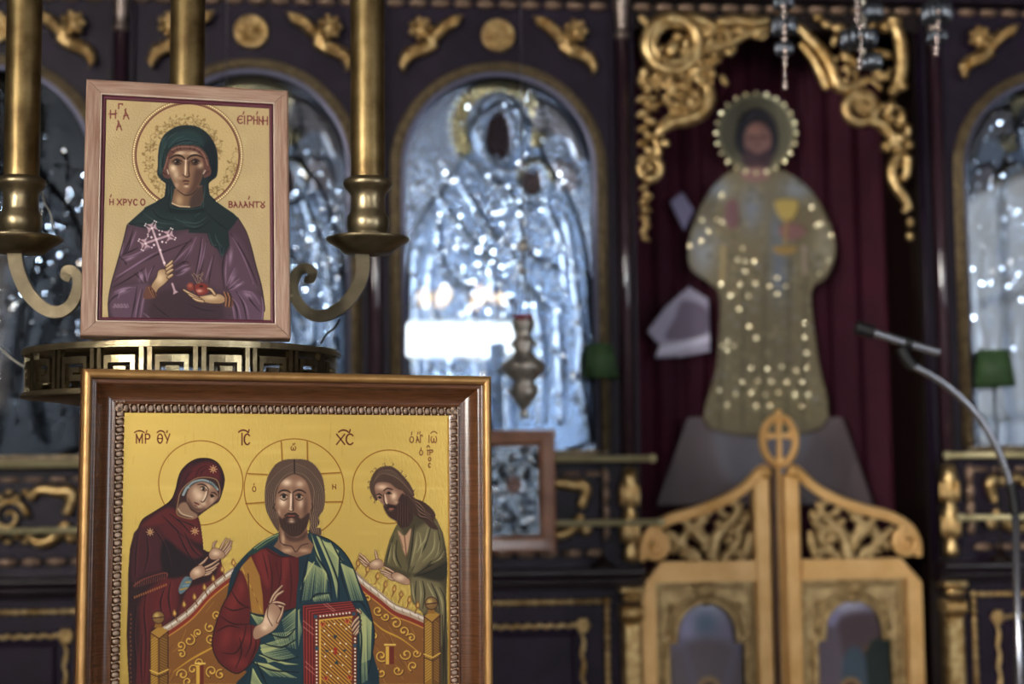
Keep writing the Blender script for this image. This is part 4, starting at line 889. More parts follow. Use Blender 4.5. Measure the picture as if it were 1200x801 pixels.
for k in range(13):
    u = k/12; P = J((398, 200+u*60), (330-25*(1-u), 250+u*40), (265-55*(1-u), 360+u*20), (235-45*(1-u)+u*20, 480), (255-45*(1-u)+u*20, 600)); c.stroke(P, ['a88c74', '33221a'][k % 2], [.8, 1.0][k % 2], taper=(.5, .4), clip=hr, alpha=.9)
    P = J((402, 200+u*60), (480+25*(1-u), 250+u*40), (540+50*(1-u), 360+u*20), (560+50*(1-u)-u*20, 480), (560+20*(1-u)-u*20, 600)); c.stroke(P, ['a88c74', '33221a'][k % 2], [.8, 1.0][k % 2], taper=(.5, .4), clip=hr, alpha=.9)
for k in range(8): c.stroke(J((515+k*8, 560), (530+k*6, 620), (520+k*8, 650), (540+k*6, 700)), ['a88c74', '2e1e16'][k % 2], .9, clip=hr, taper=(.4, .4))
c.stroke(J((400, 175), (402, 270)), '2a1a14', 1.3, clip=hr)
fc = c.fill(J((400, 282), (350, 300), (300, 345), (272, 420), (262, 500), (280, 580), (300, 660), (350, 715), (395, 732), (450, 715), (495, 650), (515, 560), (525, 500), (515, 420), (490, 340), (450, 300)), '98735a', f=.8, id=2)
brd = c.fill(J((280, 560), (310, 600), (345, 575), (380, 560), (420, 575), (450, 600), (500, 560), (512, 580), (495, 655), (450, 718), (395, 735), (345, 715), (300, 660)), '4c3226', f=1.6, clip=fc)
for x, y, rx, ry, al in ((345, 340, 36, 26, .85), (440, 350, 30, 24, .6), (315, 480, 30, 34, .9), (450, 490, 24, 34, .7), (376, 470, 9, 60, .75), (380, 620, 22, 12, .7), (330, 415, 20, 8, .4), (290, 560, 10, 30, .4), (375, 540, 18, 10, .6)): c.glow(280+x/6.162, 510+y/6.162, rx/6.162, ry/6.162, 'f2d8bc', al, clip=fc)
c.glow(280+480/6.162, 510+520/6.162, 22/6.162, 80/6.162, '5a3a2c', .6, clip=fc); c.glow(280+395/6.162, 510+490/6.162, 8/6.162, 50/6.162, '6a4434', .6, clip=fc)
for P, w_ in ((J((285, 415), (310, 397), (345, 397), (372, 412)), 1.9), (J((390, 412), (420, 395), (455, 397), (482, 415)), 1.9), (J((298, 435), (322, 420), (350, 435)), 1.3), (J((408, 435), (432, 420), (462, 435)), 1.3), (J((300, 455), (325, 468), (348, 455)), 1.0), (J((410, 455), (435, 468), (462, 455)), 1.0), (J((390, 420), (388, 500), (392, 535), (378, 548), (358, 540)), 1.2), (J((330, 580), (355, 562), (380, 566), (405, 562), (430, 580)), 2.0), (J((352, 590), (378, 595), (402, 590)), 1.0), (J((262, 490), (250, 520), (268, 545)), .9), (J((525, 490), (535, 515), (518, 545)), .9)): c.stroke(P, '2e1a14', w_, taper=(.5, .5))
c.ell(*J((325, 440))[0], 2.4, 2.2, '1a0e0a'); c.ell(*J((434, 440))[0], 2.4, 2.2, '1a0e0a')
for x in (310, 342, 420, 450): c.glow(280+x/6.162, 510+442/6.162, .9, .9, 'e8d8c0', .7)
c.stroke(J((376, 425), (374, 500), (370, 530)), 'f0d8bc', 1.3, alpha=.9); c.stroke(J((358, 580), (378, 578), (398, 580)), '9a5040', 1.4); c.glow(280+378/6.162, 510+602/6.162, 3, 1.2, 'd8b090', .7)
for k in range(14): c.stroke(J((320+k*11, 640+6*math.sin(k)), (335+k*9, 690), (360+k*5, 720)), ['6e4e3c', '3a261c'][k % 2], .7, clip=brd, taper=(.3, .3), alpha=.6)
# blessing hand
for P in (Ca((340, 380), (355, 345), (380, 315), (402, 292)), Ca((350, 385), (372, 345), (395, 328), (407, 320)), Ca((335, 395), (365, 378), (400, 383), (416, 390)), Ca((340, 410), (368, 398), (395, 400), (410, 405))): finger(P, 2.6, 2)
palm(Ca((262, 570), (250, 540), (262, 505), (300, 480), (318, 420), (345, 385), (375, 395), (395, 430), (388, 480), (360, 520), (310, 550)), 2)
finger(Ca((378, 480), (398, 440), (408, 400)), 2.6); c.stroke(Ca((330, 400), (325, 450), (350, 500)), SKD, .8)
c.glow(240+310/4.427, 620+510/4.427, 3.5, 3, SKH, .7)
# book (id 5)
bk = c.fill(Cb((62, 415), (205, 403), (300, 394), (328, 445), (326, 840), (68, 840)), '7e2420', id=5, smooth=False)
for k in range(9): c.stroke(Cb((66+k*7, 420+k*6), (68+k*7, 840)), ['a84a40', '581614'][k % 2], .8, smooth=False, clip=bk); c.stroke(Cb((66+k*7, 418+k*6), (298+k*3.2, 396+k*5.3)), ['a84a40', '581614'][k % 2], .8, smooth=False, clip=bk)
for P in (Cb((165, 408), (215, 445)), Cb((180, 405), (222, 440)), Cb((65, 490), (115, 530)), Cb((65, 520), (115, 560)), Cb((75, 690), (120, 730)), Cb((75, 715), (120, 755))): c.stroke(P, 'c08878', .7, smooth=False)
c.fill(Cb((118, 468), (328, 445), (326, 840), (124, 840)), '7a3018', smooth=False)
pm = c.fill(Cb((143, 488), (304, 470), (302, 840), (146, 840)), '94621f', smooth=False)
for k in range(24): c.stroke(Cb((146, 480+k*19-150), (304, 480+k*19)), 'c89a3e', 1.4, smooth=False, clip=pm); c.stroke(Cb((146, 487+k*19-150), (304, 487+k*19)), '6a3a14', .7, smooth=False, clip=pm)
c.stroke(Cb((146, 490), (148, 830)), 'd8b04c', 2.2, smooth=False); c.stroke(Cb((146, 488), (304, 470)), 'd8b04c', 1.6, smooth=False)
def pearl(x, y, r=1.15): c.ell(x, y, r, r, 'e4dccc', n=10)
for k in range(19): pearl(*Cb((129+k*.1, 488+k*17))[0])
for k in range(10): pearl(*Cb((148+k*16, 468-k*1.9))[0])
for k in range(17): pearl(*Cb((319, 560+k*17))[0])
for x, y in ((190, 512), (218, 505), (250, 508), (168, 540), (190, 562), (275, 530), (290, 520), (170, 605), (245, 600), (275, 603), (205, 640), (245, 655), (172, 665), (200, 712), (258, 708), (290, 740), (180, 745), (235, 772), (200, 760), (275, 665)): pearl(*Cb((x, y))[0], .95)
for x, y in ((160, 507), (280, 492), (176, 772), (293, 768)): p = Cb((x, y))[0]; c.fill([(p[0]-3, p[1]-2), (p[0], p[1]-1), (p[0]+3, p[1]-2.4), (p[0]+2.4, p[1]+1.2), (p[0], p[1]+3.4), (p[0]-2.4, p[1]+1.2)], 'a82c20'); c.stroke([(p[0]-3, p[1]-2), (p[0], p[1]+3.4), (p[0]+3, p[1]-2.4)], 'd8b050', .6)
for x, y, d in ((222, 570, 1), (180, 634, 0), (268, 632, 0), (228, 694, -1)): p = Cb((x, y))[0]; c.fill([(p[0]-2.6, p[1]-2*d), (p[0]+2.6, p[1]-2*d), (p[0], p[1]+2.6*(d or 1))], '2c4454', smooth=False)
for x, y in ((125, 470), (313, 456), (131, 625), (318, 612)): p = Cb((x, y))[0]; c.fill([(p[0]-2, p[1]-2), (p[0]+2, p[1]-2), (p[0]+2, p[1]+2), (p[0]-2, p[1]+2)], '3c5c70', smooth=False)
p = Cb((223, 638))[0]; c.fill([(p[0]-1.7, p[1]-4), (p[0]+1.7, p[1]-4), (p[0]+1.7, p[1]+4), (p[0]-1.7, p[1]+4)], 'b03020', smooth=False)
for P in (Cb((345, 450), (332, 440), (328, 435)), Cb((340, 470), (320, 490), (300, 520)), Cb((344, 490), (322, 515), (305, 540)), Cb((345, 510), (328, 535), (312, 555)), Cb((343, 528), (330, 548), (320, 560))): finger(P, 2.6, 2)
c.stroke(Cb((340, 460), (345, 500), (340, 540)), DEEP, 1.6)
c.id[(c.id == 4) & (c.X > 345)] = 6
bigparts = grid_parts(c, P3, nr, nc, {0: 'gold_ground', 1: 'painted_mother', 2: 'painted_enthroned_figure', 3: 'painted_forerunner', 4: 'painted_throne', 5: 'painted_book', 6: 'painted_throne'}, big, {0: GOLDL, 1: PAINT, 2: PAINT, 3: PAINT, 4: PAINT, 5: PAINT, 6: PAINT}, gamma=1.3, labels=
    {0: 'gold leaf ground with thin haloes and red Greek lettering', 1: 'bowing woman in a maroon veil', 2: 'bearded man in red tunic and blue-green mantle', 3: 'bowing bearded man in olive robe', 4: 'left side of a golden throne with scrolls', 6: 'right side of a golden throne with scrolls', 5: 'red book with pearl border'})
# ============================================================ small icon of the green-veiled saint
PS = Pose((-.28743, 2.07036, 1.86328), 9.736, 8.678, .195)
SW, SH = .29153, .38393
small = thing('small_icon', 'small pink-framed icon of a green-veiled saint standing on the candle stand', 'icon', tuple(PS.O), None, PS.euler())
sp = [(0, .022), (0, .003), (.0015, .0008), (.004, 0), (.0195, .001), (.0215, .0025), (.0225, .006), (.0225, .022)]
srails = mitred(sp, -SW/2, SW/2, -SH/2, SH/2, 'frame_rail', PINEW, small, smooth=False, gap=.00045)
for k in (0, 2): srails[k].data.materials[0] = PINEH
LIP = mat('pale_lip_finish', 'cdb6a6', .3, .3)  # inner lip, paler than the rails
lp = mitred([(.0205, .0016), (.0212, .0010), (.0226, .0018), (.0228, .006), (.0205, .006)], -SW/2, SW/2, -SH/2, SH/2, 'pale_lip', LIP, small)
for o, r in zip(lp, srails): o.parent = r
ln = mitred([(.0228, .012), (.0228, .0052), (.0250, .0042), (.0272, .0052), (.0285, .0070), (.0285, .012)], -SW/2, SW/2, -SH/2, SH/2, 'red_liner', LINER, small)
for o, r in zip(ln, srails): o.parent = r
MB().box((-SW/2+.012, .012, -SH/2+.012), (SW/2-.012, .02, SH/2-.012)).build('backing_board', WOODB, small).location = (0, 0, 0)
gx, gz = SW/2-.0281, SH/2-.0281; st = .00068
nc = int(2*gx/st)+1; nr = int(2*gz/st)+1
GX, GZ = np.meshgrid(np.linspace(-gx, gx, nc), np.linspace(gz, -gz, nr)); P3 = np.stack([GX, np.full_like(GX, .0072), GZ], -1).reshape(-1, 3)
px_, py_ = proj(PS.world(P3))
c = Canvas(px_, py_, 'c4b088', .5)
S1 = q(120, 110, 6.673); S2 = q(210, 110, 6.673); S3 = q(170, 140, 7.284); S4 = q(115, 220, 4.709); S5 = q(215, 220, 4.709); S6 = q(150, 250, 7.28)
for k in range(140): c.glow(rng.uniform(124, 318), rng.uniform(108, 382), rng.uniform(3, 14), rng.uniform(4, 22), rng.choice(['d2c094', 'bda878', 'd0bc8e']), rng.uniform(.1, .3))
# halo: tooled tendrils, pearled edge
HX, HY, HR = 219.8, 182.0, 61.5
hm = c.ell(HX, HY, HR, HR, 'cab486', n=40)
for k in range(64):
    a = k*2.399; r = 36+20*((k*.618) % 1); x, y = HX+r*math.cos(a), HY+r*math.sin(a); r2 = rng.uniform(3, 7); a0 = rng.uniform(0, 6.28); t_ = rng.choice([-1, 1])
    c.stroke([(x+r2*(1-.7*i/12)*math.cos(a0+t_*5.2*i/12), y+r2*(1-.7*i/12)*math.sin(a0+t_*5.2*i/12)) for i in range(13)], '8e774a', .85, alpha=.55, clip=hm, taper=(1, .4))
    for j in range(3):
        b = rng.uniform(0, 6.28); c.ell(x+r2*1.2*math.cos(b), y+r2*1.2*math.sin(b), 1.9, .9, '93794a', rot=b, n=8, clip=hm, alpha=.7)
c.ring(HX, HY, HR+1.9, HR+1.9, '7c5c34', 3.6, n=64, alpha=.8)
c.ring(HX, HY, HR-1.0, HR-1.0, '6a2a26', 1.3, n=64)
for k in range(150):
    a = k/150*6.2832; c.ell(HX+(HR+1.9)*math.cos(a), HY+(HR+1.9)*math.sin(a), .95, 1.1, 'fff0c4', n=8)
RD = '7a2f2c'
c.T(120, 110, 6.673).text([('H', 58, 128, 108, 190), ('G', 122, 78, 158, 116), ('A', 160, 128, 212, 196), ('A', 106, 212, 156, 282), ("'", 178, 116, 186, 126)], RD, 1.5)
c.stroke([(50, 156), (116, 152)], RD, .8)
c.T(210, 110, 6.673).text([('E', 455, 172, 498, 230), ('I', 502, 172, 520, 234), ('P', 528, 172, 574, 236), ('H', 580, 175, 614, 236), ('N', 622, 178, 656, 238), ('H', 652, 178, 694, 240), ("'", 498, 140, 508, 158), ("'", 604, 140, 614, 160)], RD, 1.45)
c.T(115, 220, 4.709).text([('H', 62, 62, 86, 93), ('X', 104, 62, 131, 94), ('P', 137, 63, 158, 95), ('Y', 164, 64, 187, 96), ('C', 195, 64, 216, 95), ('O', 235, 62, 258, 95), ("'", 66, 38, 74, 50)], RD, 1.4)
c.T(215, 220, 4.709).text([('B', 250, 76, 271, 107), ('A', 276, 78, 300, 108), ('L', 304, 78, 328, 108), ('A', 331, 77, 357, 108), ('N', 362, 77, 388, 108), ('T', 391, 77, 419, 108), ('U', 424, 77, 450, 108), ("'", 357, 48, 366, 62)], RD, 1.4)
c.T(0, 0, 1)
# ---- robe
rb = c.fill(S4((160, 205), (140, 290), (115, 380), (95, 450), (70, 540), (55, 640), (62, 760))+S5((437, 770), (447, 650), (430, 540), (400, 430), (375, 330), (345, 240), (300, 165), (200, 130), (0, 130)), '5c4350', smooth=False, id=1)
PH, PD, PM = '9c7f96', '38232e', '785d70'
c.fill(S4((170, 220), (300, 240), (420, 260), (518, 240), (518, 330), (380, 420), (300, 500), (120, 520), (80, 520), (120, 390)), '6a4e5c', f=5, clip=rb)
c.fill(S5((0, 260), (130, 270), (200, 400), (220, 560), (120, 520), (0, 430)), '684c58', f=5, clip=rb)
c.fill(S5((260, 260), (320, 300), (370, 420), (420, 560), (300, 560), (240, 560), (220, 420)), '6a4f5e', f=5, clip=rb)
c.fill(S4((100, 560), (200, 535), (280, 530), (250, 620), (230, 735), (100, 735), (65, 640)), '6e5364', f=3, clip=rb)
c.fill(S5((250, 570), (340, 560), (410, 590), (440, 660), (430, 745), (290, 745), (270, 660)), '6e5366', f=3, clip=rb)
c.fill(S4((300, 600), (420, 560), (518, 590), (518, 740), (300, 740)), '4e3740', f=5, clip=rb)
c.fill(S5((0, 600), (120, 640), (210, 640), (200, 740), (0, 740)), '4c3640', f=5, clip=rb)
dk = [S4((130, 370), (180, 350), (220, 330)), S4((120, 380), (150, 410), (155, 425)), S4((85, 520), (180, 450), (300, 380), (420, 330), (518, 290)), S4((80, 550), (170, 500), (260, 440)), S4((200, 470), (230, 500), (245, 525)), S4((240, 450), (255, 490), (262, 520)), S4((310, 430), (290, 470), (280, 510)), S4((420, 400), (470, 330), (518, 280)), S4((420, 440), (470, 410), (500, 410)), S4((430, 470), (480, 440), (510, 430)), S4((215, 545), (200, 640), (180, 735)), S4((245, 560), (225, 650), (215, 735)), S4((180, 280), (170, 330), (140, 370)), S4((195, 225), (170, 300), (130, 380)),
      S5((100, 270), (90, 360), (60, 500)), S5((130, 290), (110, 400), (80, 520)), S5((60, 300), (20, 380), (0, 420)), S5((170, 370), (150, 450), (140, 530)), S5((255, 330), (225, 380), (215, 460), (225, 560)), S5((290, 470), (260, 510), (235, 560)), S5((320, 520), (280, 540), (240, 565)), S5((260, 250), (330, 370), (380, 520)), S5((300, 300), (360, 420), (410, 540)), S5((290, 570), (330, 640), (350, 745)), S5((250, 570), (290, 660), (300, 745)), S5((350, 570), (370, 620), (420, 680)), S4((300, 640), (360, 690), (420, 735)), S4((60, 640), (90, 600), (200, 545)), S5((30, 640), (100, 670), (180, 680))]
for P in dk: c.stroke(P, PD, 1.9, clip=rb, taper=(.25, .25), alpha=.9)
hl = [S4((130, 385), (190, 372), (250, 345), (330, 310)), S4((100, 490), (200, 430), (300, 365)), S4((120, 480), (220, 415), (330, 350)), S4((90, 575), (140, 555), (205, 548)), S4((110, 610), (120, 580), (150, 565)), S4((225, 460), (235, 490), (250, 520)), S4((260, 440), (265, 480), (268, 515)), S4((300, 440), (280, 480), (272, 515)), S4((410, 420), (460, 370), (518, 310)), S4((425, 455), (470, 430), (500, 425)), S4((430, 485), (470, 470), (505, 440)), S4((235, 560), (215, 650), (200, 735)), S4((265, 550), (245, 640), (230, 735)), S4((140, 300), (130, 350), (125, 375)), S4((210, 240), (190, 290), (170, 340)),
      S5((105, 280), (95, 370), (70, 490)), S5((70, 270), (40, 340), (5, 400)), S5((125, 300), (110, 380), (90, 450)), S5((160, 380), (140, 450), (120, 510)), S5((240, 370), (232, 460), (235, 540)), S5((285, 440), (260, 490), (242, 540)), S5((310, 500), (280, 525), (250, 555)), S5((330, 515), (290, 548), (255, 565)), S5((270, 270), (335, 390), (385, 530)), S5((300, 580), (345, 650), (362, 745)), S5((255, 590), (275, 670), (285, 745)), S5((330, 570), (380, 580), (420, 640)), S5((260, 600), (300, 650), (320, 745)), S5((430, 600), (440, 660), (430, 745)), S4((250, 690), (280, 715), (300, 735))]
for P in hl: c.stroke(P, PH, 1.7, clip=rb, taper=(.2, .2), alpha=.8); c.stroke([(x+1.4, y+1) for x, y in P], PM, 1.4, clip=rb, taper=(.2, .2), alpha=.6)
for x, y, rx, ry, r_ in ((135, 570, 30, 12, -.3), (480, 450, 25, 10, -.4), (175, 390, 30, 8, -.4), (240, 490, 14, 24, .3)): c.glow(115+x/4.709, 220+y/4.709, rx/4.709, ry/4.709, 'b49ab0', .7, rot=r_, clip=rb)
for x, y, rx, ry, r_ in ((355, 590, 26, 14, .5), (270, 500, 10, 34, .5), (300, 535, 26, 8, -.4), (260, 380, 10, 40, .1)): c.glow(215+x/4.709, 220+y/4.709, rx/4.709, ry/4.709, 'b49ab0', .7, rot=r_, clip=rb)
c.stroke(S4((160, 205), (140, 290), (115, 380), (95, 450), (70, 540), (55, 640), (62, 735)), '2c1a22', 1.0); c.stroke(S5((447, 680), (447, 650), (430, 540), (400, 430), (375, 330), (345, 240), (300, 165)), '2c1a22', 1.0)
# small embroidered motif on the sleeve
for k in range(14): c.stroke(S4((80+k*6, 655+8*math.sin(k*1.7)), (84+k*6, 645+10*math.cos(k*2.1)), (90+k*6, 660)), 'a48c98', .7, alpha=.8)
# ---- veil and shoulders
G0, G1, GH = '27383a', '1a2830', '4e6866'
vl = c.fill(S3((350, 52), (280, 60), (210, 95), (160, 140), (128, 210), (115, 300), (112, 400), (108, 470), (150, 520), (180, 548), (172, 640), (160, 665), (100, 700), (0, 748))+S4((250, 120), (160, 200), (230, 216), (300, 228), (400, 238), (500, 228))+S5((30, 248), (130, 250), (150, 310), (190, 340), (212, 386), (255, 320), (248, 240), (285, 195), (302, 166), (275, 140), (230, 110), (180, 75))+S3((600, 690), (548, 640), (540, 548), (570, 515), (608, 480), (618, 400), (615, 300), (595, 220), (555, 150), (500, 95), (430, 60)), G0, smooth=False, id=1)
c.fill(S3((560, 180), (600, 260), (612, 400), (600, 480), (545, 520), (530, 500), (560, 400), (550, 300), (500, 230)), G1, f=3, clip=vl)
c.fill(S3((250, 120), (380, 90), (470, 130), (500, 230), (400, 215), (260, 220), (205, 250), (190, 200)), '2f4a4a', f=3, clip=vl)
c.fill(S3((120, 300), (140, 200), (180, 150), (170, 260), (165, 400), (140, 470), (115, 440)), '35504e', f=2, clip=vl)
c.fill(S4((200, 190), (300, 110), (350, 140), (440, 150), (518, 160), (518, 220), (420, 230), (300, 222)), '2c4040', f=4, clip=vl)
for P in (S3((200, 240), (260, 170), (340, 140)), S3((220, 240), (290, 185), (380, 160)), S3((260, 225), (330, 190), (420, 170)), S3((330, 212), (380, 195), (440, 180)), S3((140, 200), (155, 170), (200, 130)), S3((150, 330), (165, 240), (190, 200)), S3((130, 460), (128, 380), (135, 300)), S3((170, 210), (210, 150), (270, 110)), S3((200, 560), (205, 640), (215, 740)), S3((510, 560), (505, 650), (470, 760)), S3((225, 570), (225, 660), (235, 780)), S4((250, 140), (330, 190), (420, 200)), S4((200, 200), (280, 205), (360, 222)), S4((420, 165), (470, 190), (518, 195)), S5((0, 200), (60, 215), (110, 200)), S5((0, 180), (70, 195), (130, 160)), S5((140, 250), (160, 310), (185, 315)), S5((175, 255), (185, 290), (215, 330)), S5((195, 310), (212, 375), (225, 330)), S5((110, 60), (105, 120), (60, 160))):
    c.stroke(P, GH, 1.15, clip=vl, taper=(.3, .3), alpha=.85)
for P in (S3((205, 250), (270, 200), (360, 180), (450, 195)), S3((165, 480), (150, 380), (165, 250)), S3((470, 215), (520, 260), (550, 330), (560, 430)), S3((215, 560), (210, 650), (200, 760)), S3((490, 560), (490, 650), (450, 770)), S4((170, 200), (250, 200), (330, 225)), S4((300, 120), (340, 165), (430, 185)), S5((0, 220), (80, 225), (150, 180)), S5((130, 140), (200, 200), (240, 230))):
    c.stroke(P, '101a20', 1.4, clip=vl, taper=(.3, .3), alpha=.85)
c.stroke(S3((100, 700), (160, 665), (172, 640), (180, 548), (150, 520), (108, 470), (112, 400), (115, 300), (128, 210), (160, 140), (210, 95), (280, 60), (350, 52), (430, 60), (500, 95), (555, 150), (595, 220), (615, 300), (618, 400), (608, 480), (570, 515), (540, 548), (548, 640), (600, 690)), '14222a', 1.0)
# ---- face with cap
cap = c.fill(S3((345, 218), (270, 222), (220, 250), (185, 310), (170, 380), (148, 440), (160, 490), (215, 502), (240, 440), (480, 440), (500, 495), (550, 480), (566, 440), (548, 380), (535, 320), (490, 255), (430, 222)), '745046')
for P in (S3((270, 228), (275, 255)), S3((300, 224), (300, 250)), S3((385, 222), (385, 250)), S3((430, 232), (415, 262)), S3((480, 262), (455, 285)), S3((220, 262), (245, 280)), S3((150, 450), (180, 470)), S3((500, 470), (545, 440)), S3((190, 330), (215, 330)), S3((500, 330), (535, 330))): c.stroke(P, '4a2a24', 1.0, clip=cap)
c.stroke(S3((225, 262), (280, 236), (345, 232), (420, 238), (480, 270), (515, 330), (535, 390)), 'a8806e', 1.4, alpha=.8, clip=cap); c.stroke(S3((165, 420), (180, 370), (195, 320)), 'a07868', 1.2, clip=cap)
nk = c.fill(S3((250, 590), (225, 720), (300, 750), (400, 752), (470, 735), (500, 680), (490, 560)), '8a6a50', smooth=False); c.fill(S3((400, 640), (500, 560), (500, 700), (440, 750), (380, 745)), '4c3a38', .8, f=3, clip=nk); c.glow(170+290/7.284, 140+690/7.284, 5, 7, 'c8a880', .8, clip=nk); c.stroke(S3((228, 712), (290, 738), (380, 745)), 'd8c0a0', 1.3, clip=nk)
c.fill(S3((215, 748), (300, 752), (400, 756), (480, 745), (500, 790), (230, 800)), '1a2a2e', f=1); c.stroke(S3((225, 750), (300, 764), (420, 762), (480, 748)), '3a5454', 1)
fc = c.fill(S3((350, 262), (270, 275), (225, 320), (202, 380), (205, 450), (230, 520), (275, 600), (340, 645), (400, 635), (450, 580), (485, 500), (500, 430), (495, 360), (470, 300), (420, 268)), '96755c', f=.8)
c.fill(S3((430, 420), (500, 400), (490, 500), (450, 580), (400, 635), (350, 645), (400, 560)), '5a3e34', .75, f=3.5, clip=fc)
for x, y, rx, ry, al in ((300, 285, 50, 18, .7), (410, 290, 45, 16, .65), (240, 410, 30, 40, .9), (265, 470, 25, 40, .6), (470, 390, 24, 26, .7), (345, 420, 9, 55, .8), (352, 570, 20, 10, .7), (345, 345, 16, 10, .6), (270, 560, 20, 24, .4), (300, 500, 20, 14, .3)): c.glow(170+x/7.284, 140+y/7.284, rx/7.284, ry/7.284, 'f0d8b8', al, clip=fc)
for x, y in ((268, 365), (425, 365)): c.glow(170+x/7.284, 140+y/7.284, 6.5, 3.4, '4a3026', .75, clip=fc)
for P, w_ in ((S3((220, 328), (260, 306), (310, 311), (340, 338)), 2.3), (S3((358, 338), (390, 311), (440, 303), (487, 322)), 2.3), (S3((236, 358), (270, 338), (314, 356)), 1.6), (S3((392, 356), (430, 338), (464, 356)), 1.6), (S3((250, 378), (275, 385), (305, 375)), 1.0), (S3((405, 378), (430, 386), (455, 375)), 1.0), (S3((375, 355), (372, 440), (378, 480), (350, 490), (325, 470)), 1.2), (S3((322, 524), (348, 521), (376, 525)), 1.1), (S3((334, 548), (352, 551), (370, 548)), .9), (S3((275, 600), (340, 645), (400, 635), (450, 580)), 1.1)): c.stroke(P, '2e1a14', w_, taper=(.5, .5))
c.ell(*S3((272, 361))[0], 2.9, 1.9, '1a100c'); c.ell(*S3((428, 361))[0], 2.9, 1.9, '1a100c'); c.glow(170+258/7.284, 140+358/7.284, .9, .8, 'e8d8c0', .9); c.glow(170+416/7.284, 140+358/7.284, .9, .8, 'e8d8c0', .8)
c.stroke(S3((348, 350), (345, 430), (342, 470)), 'ecd4b4', 1.3); c.stroke(S3((325, 530), (350, 528), (372, 532)), '7c4438', 1.0); c.stroke(S3((190, 430), (200, 462)), 'e0d0c0', 1.4, alpha=.8); c.stroke(S3((512, 435), (498, 462)), 'e0d0c0', 1.4, alpha=.8)
# ---- cross
CRX, CRH = 'c4a6ac', 'e8d8d8'
def flare(x, y, a):
    d = (math.cos(a), math.sin(a)); n = (-d[1], d[0])
    c.fill([(x, y), (x+d[0]*6.5+n[0]*5, y+d[1]*6.5+n[1]*5), (x+d[0]*5, y+d[1]*5), (x+d[0]*6.5-n[0]*5, y+d[1]*6.5-n[1]*5)], CRX, smooth=False)
    for s_ in (-1, 1): c.ell(x+d[0]*7+s_*n[0]*5.4, y+d[1]*7+s_*n[1]*5.4, .9, .9, CRH, n=8)
    c.stroke([(x, y), (x+d[0]*5+n[0]*3.6, y+d[1]*5+n[1]*3.6)], '7a5c66', .6)
c.stroke(S6((205, 120), (240, 225), (315, 440)), '5c4450', 3.4, smooth=False); c.stroke(S6((205, 120), (240, 225), (315, 440)), CRX, 2.6, smooth=False); c.stroke(S6((145, 255), (350, 185)), CRX, 2.6, smooth=False)
a1 = math.atan2(105, 35); a2 = math.atan2(-70, 205)
for (x, y), a in ((S6((205, 125))[0], a1+math.pi), (S6((205, 125))[0], a1+math.pi*.5), (S6((205, 125))[0], a1-math.pi*.5), (S6((150, 255))[0], a2+math.pi), (S6((150, 255))[0], a2+math.pi/2), (S6((150, 255))[0], a2-math.pi/2), (S6((345, 187))[0], a2), (S6((345, 187))[0], a2+math.pi/2), (S6((345, 187))[0], a2-math.pi/2)): flare(x, y, a)
for x, y in ((200, 203), (270, 180), (222, 268), (292, 242)): c.ell(*S6((x, y))[0], 1.3, 1.3, CRH, n=8)
for x, y in ((205, 125), (242, 222), (150, 256), (343, 188), (275, 312), (310, 420)): c.ell(*S6((x, y))[0], 1.4, 1.4, CRH, n=8)
c.stroke(S6((225, 170), (265, 290), (305, 410)), 'e0ccd0', .8, smooth=False); c.stroke(S6((378, 600), (395, 650)), CRX, 2.4, smooth=False); c.fill(S6((390, 640), (428, 670), (385, 692)), CRX, smooth=False)
# ---- hands and fruit
SK, SKD, SKH = 'b0906c', '4c3020', 'ecd4ae'
palm(S6((200, 620), (245, 545), (260, 490), (300, 475), (335, 490), (355, 540), (320, 590), (260, 640), (235, 675)))
for P in (S6((330, 450), (360, 425), (378, 405)), S6((330, 478), (362, 455), (380, 440)), S6((335, 508), (365, 488), (382, 478)), S6((345, 545), (368, 530), (380, 522))): finger(P, 3.2)
c.fill(S6((165, 620), (200, 625), (245, 690), (230, 720), (140, 725), (135, 680)), '7a5040'); 
for k in range(4): c.stroke(S6((175+k*14, 630+k*12), (200+k*10, 680+k*6), (220+k*6, 715)), ['a87850', '3c241c'][k % 2], 1.1)
c.ell(*S6((535, 625))[0], 4.6, 4.8, '8a4034'); c.ell(*S6((625, 645))[0], 9, 7.2, '8e3a30'); c.glow(150+530/7.28, 250+615/7.28, 3, 2.6, 'c87c64', .8); c.glow(150+610/7.28, 250+660/7.28, 4, 2, 'e0b09c', .9); c.ell(*S6((625, 620))[0], 2.2, 1.4, '4a1c18')
c.stroke(S6((560, 605), (570, 650), (590, 690)), '5a201c', 1.1)
for P in (S6((590, 595), (560, 540), (545, 520)), S6((600, 595), (590, 540), (560, 510)), S6((610, 595), (620, 545), (640, 520)), S6((600, 540), (625, 560), (635, 580)), S6((590, 530), (620, 520), (640, 505))): c.stroke(P, 'a48c70', .7)
palm(S6((590, 715), (660, 700), (720, 690), (790, 690), (830, 730), (800, 765), (700, 765), (620, 745)))
for P in (S6((600, 720), (540, 690), (475, 652)), S6((620, 735), (570, 720), (520, 690)), S6((640, 750), (590, 740), (555, 722)), S6((740, 690), (710, 650), (680, 640))): finger(P, 3.0)
c.fill(S6((820, 670), (860, 680), (895, 740), (885, 800), (830, 790), (825, 720)), '7a5040')
for k in range(4): c.stroke(S6((818+k*16, 668+k*6), (838+k*14, 720), (832+k*14, 790)), ['b08458', '3c241c'][k % 2], 1.1)
c.stroke([(115+60/4.709, 378), (215+440/4.709, 379.5)], LINERC := '53202e', 1.0, alpha=.0)
grid_parts(c, P3, nr, nc, {0: 'gold_ground', 1: 'painted_saint'}, small, {0: GOLDS, 1: PAINT}, gamma=1.3, labels={0: 'gold ground with tooled halo and red Greek lettering', 1: 'saint in green veil and purple robe holding a cross'})

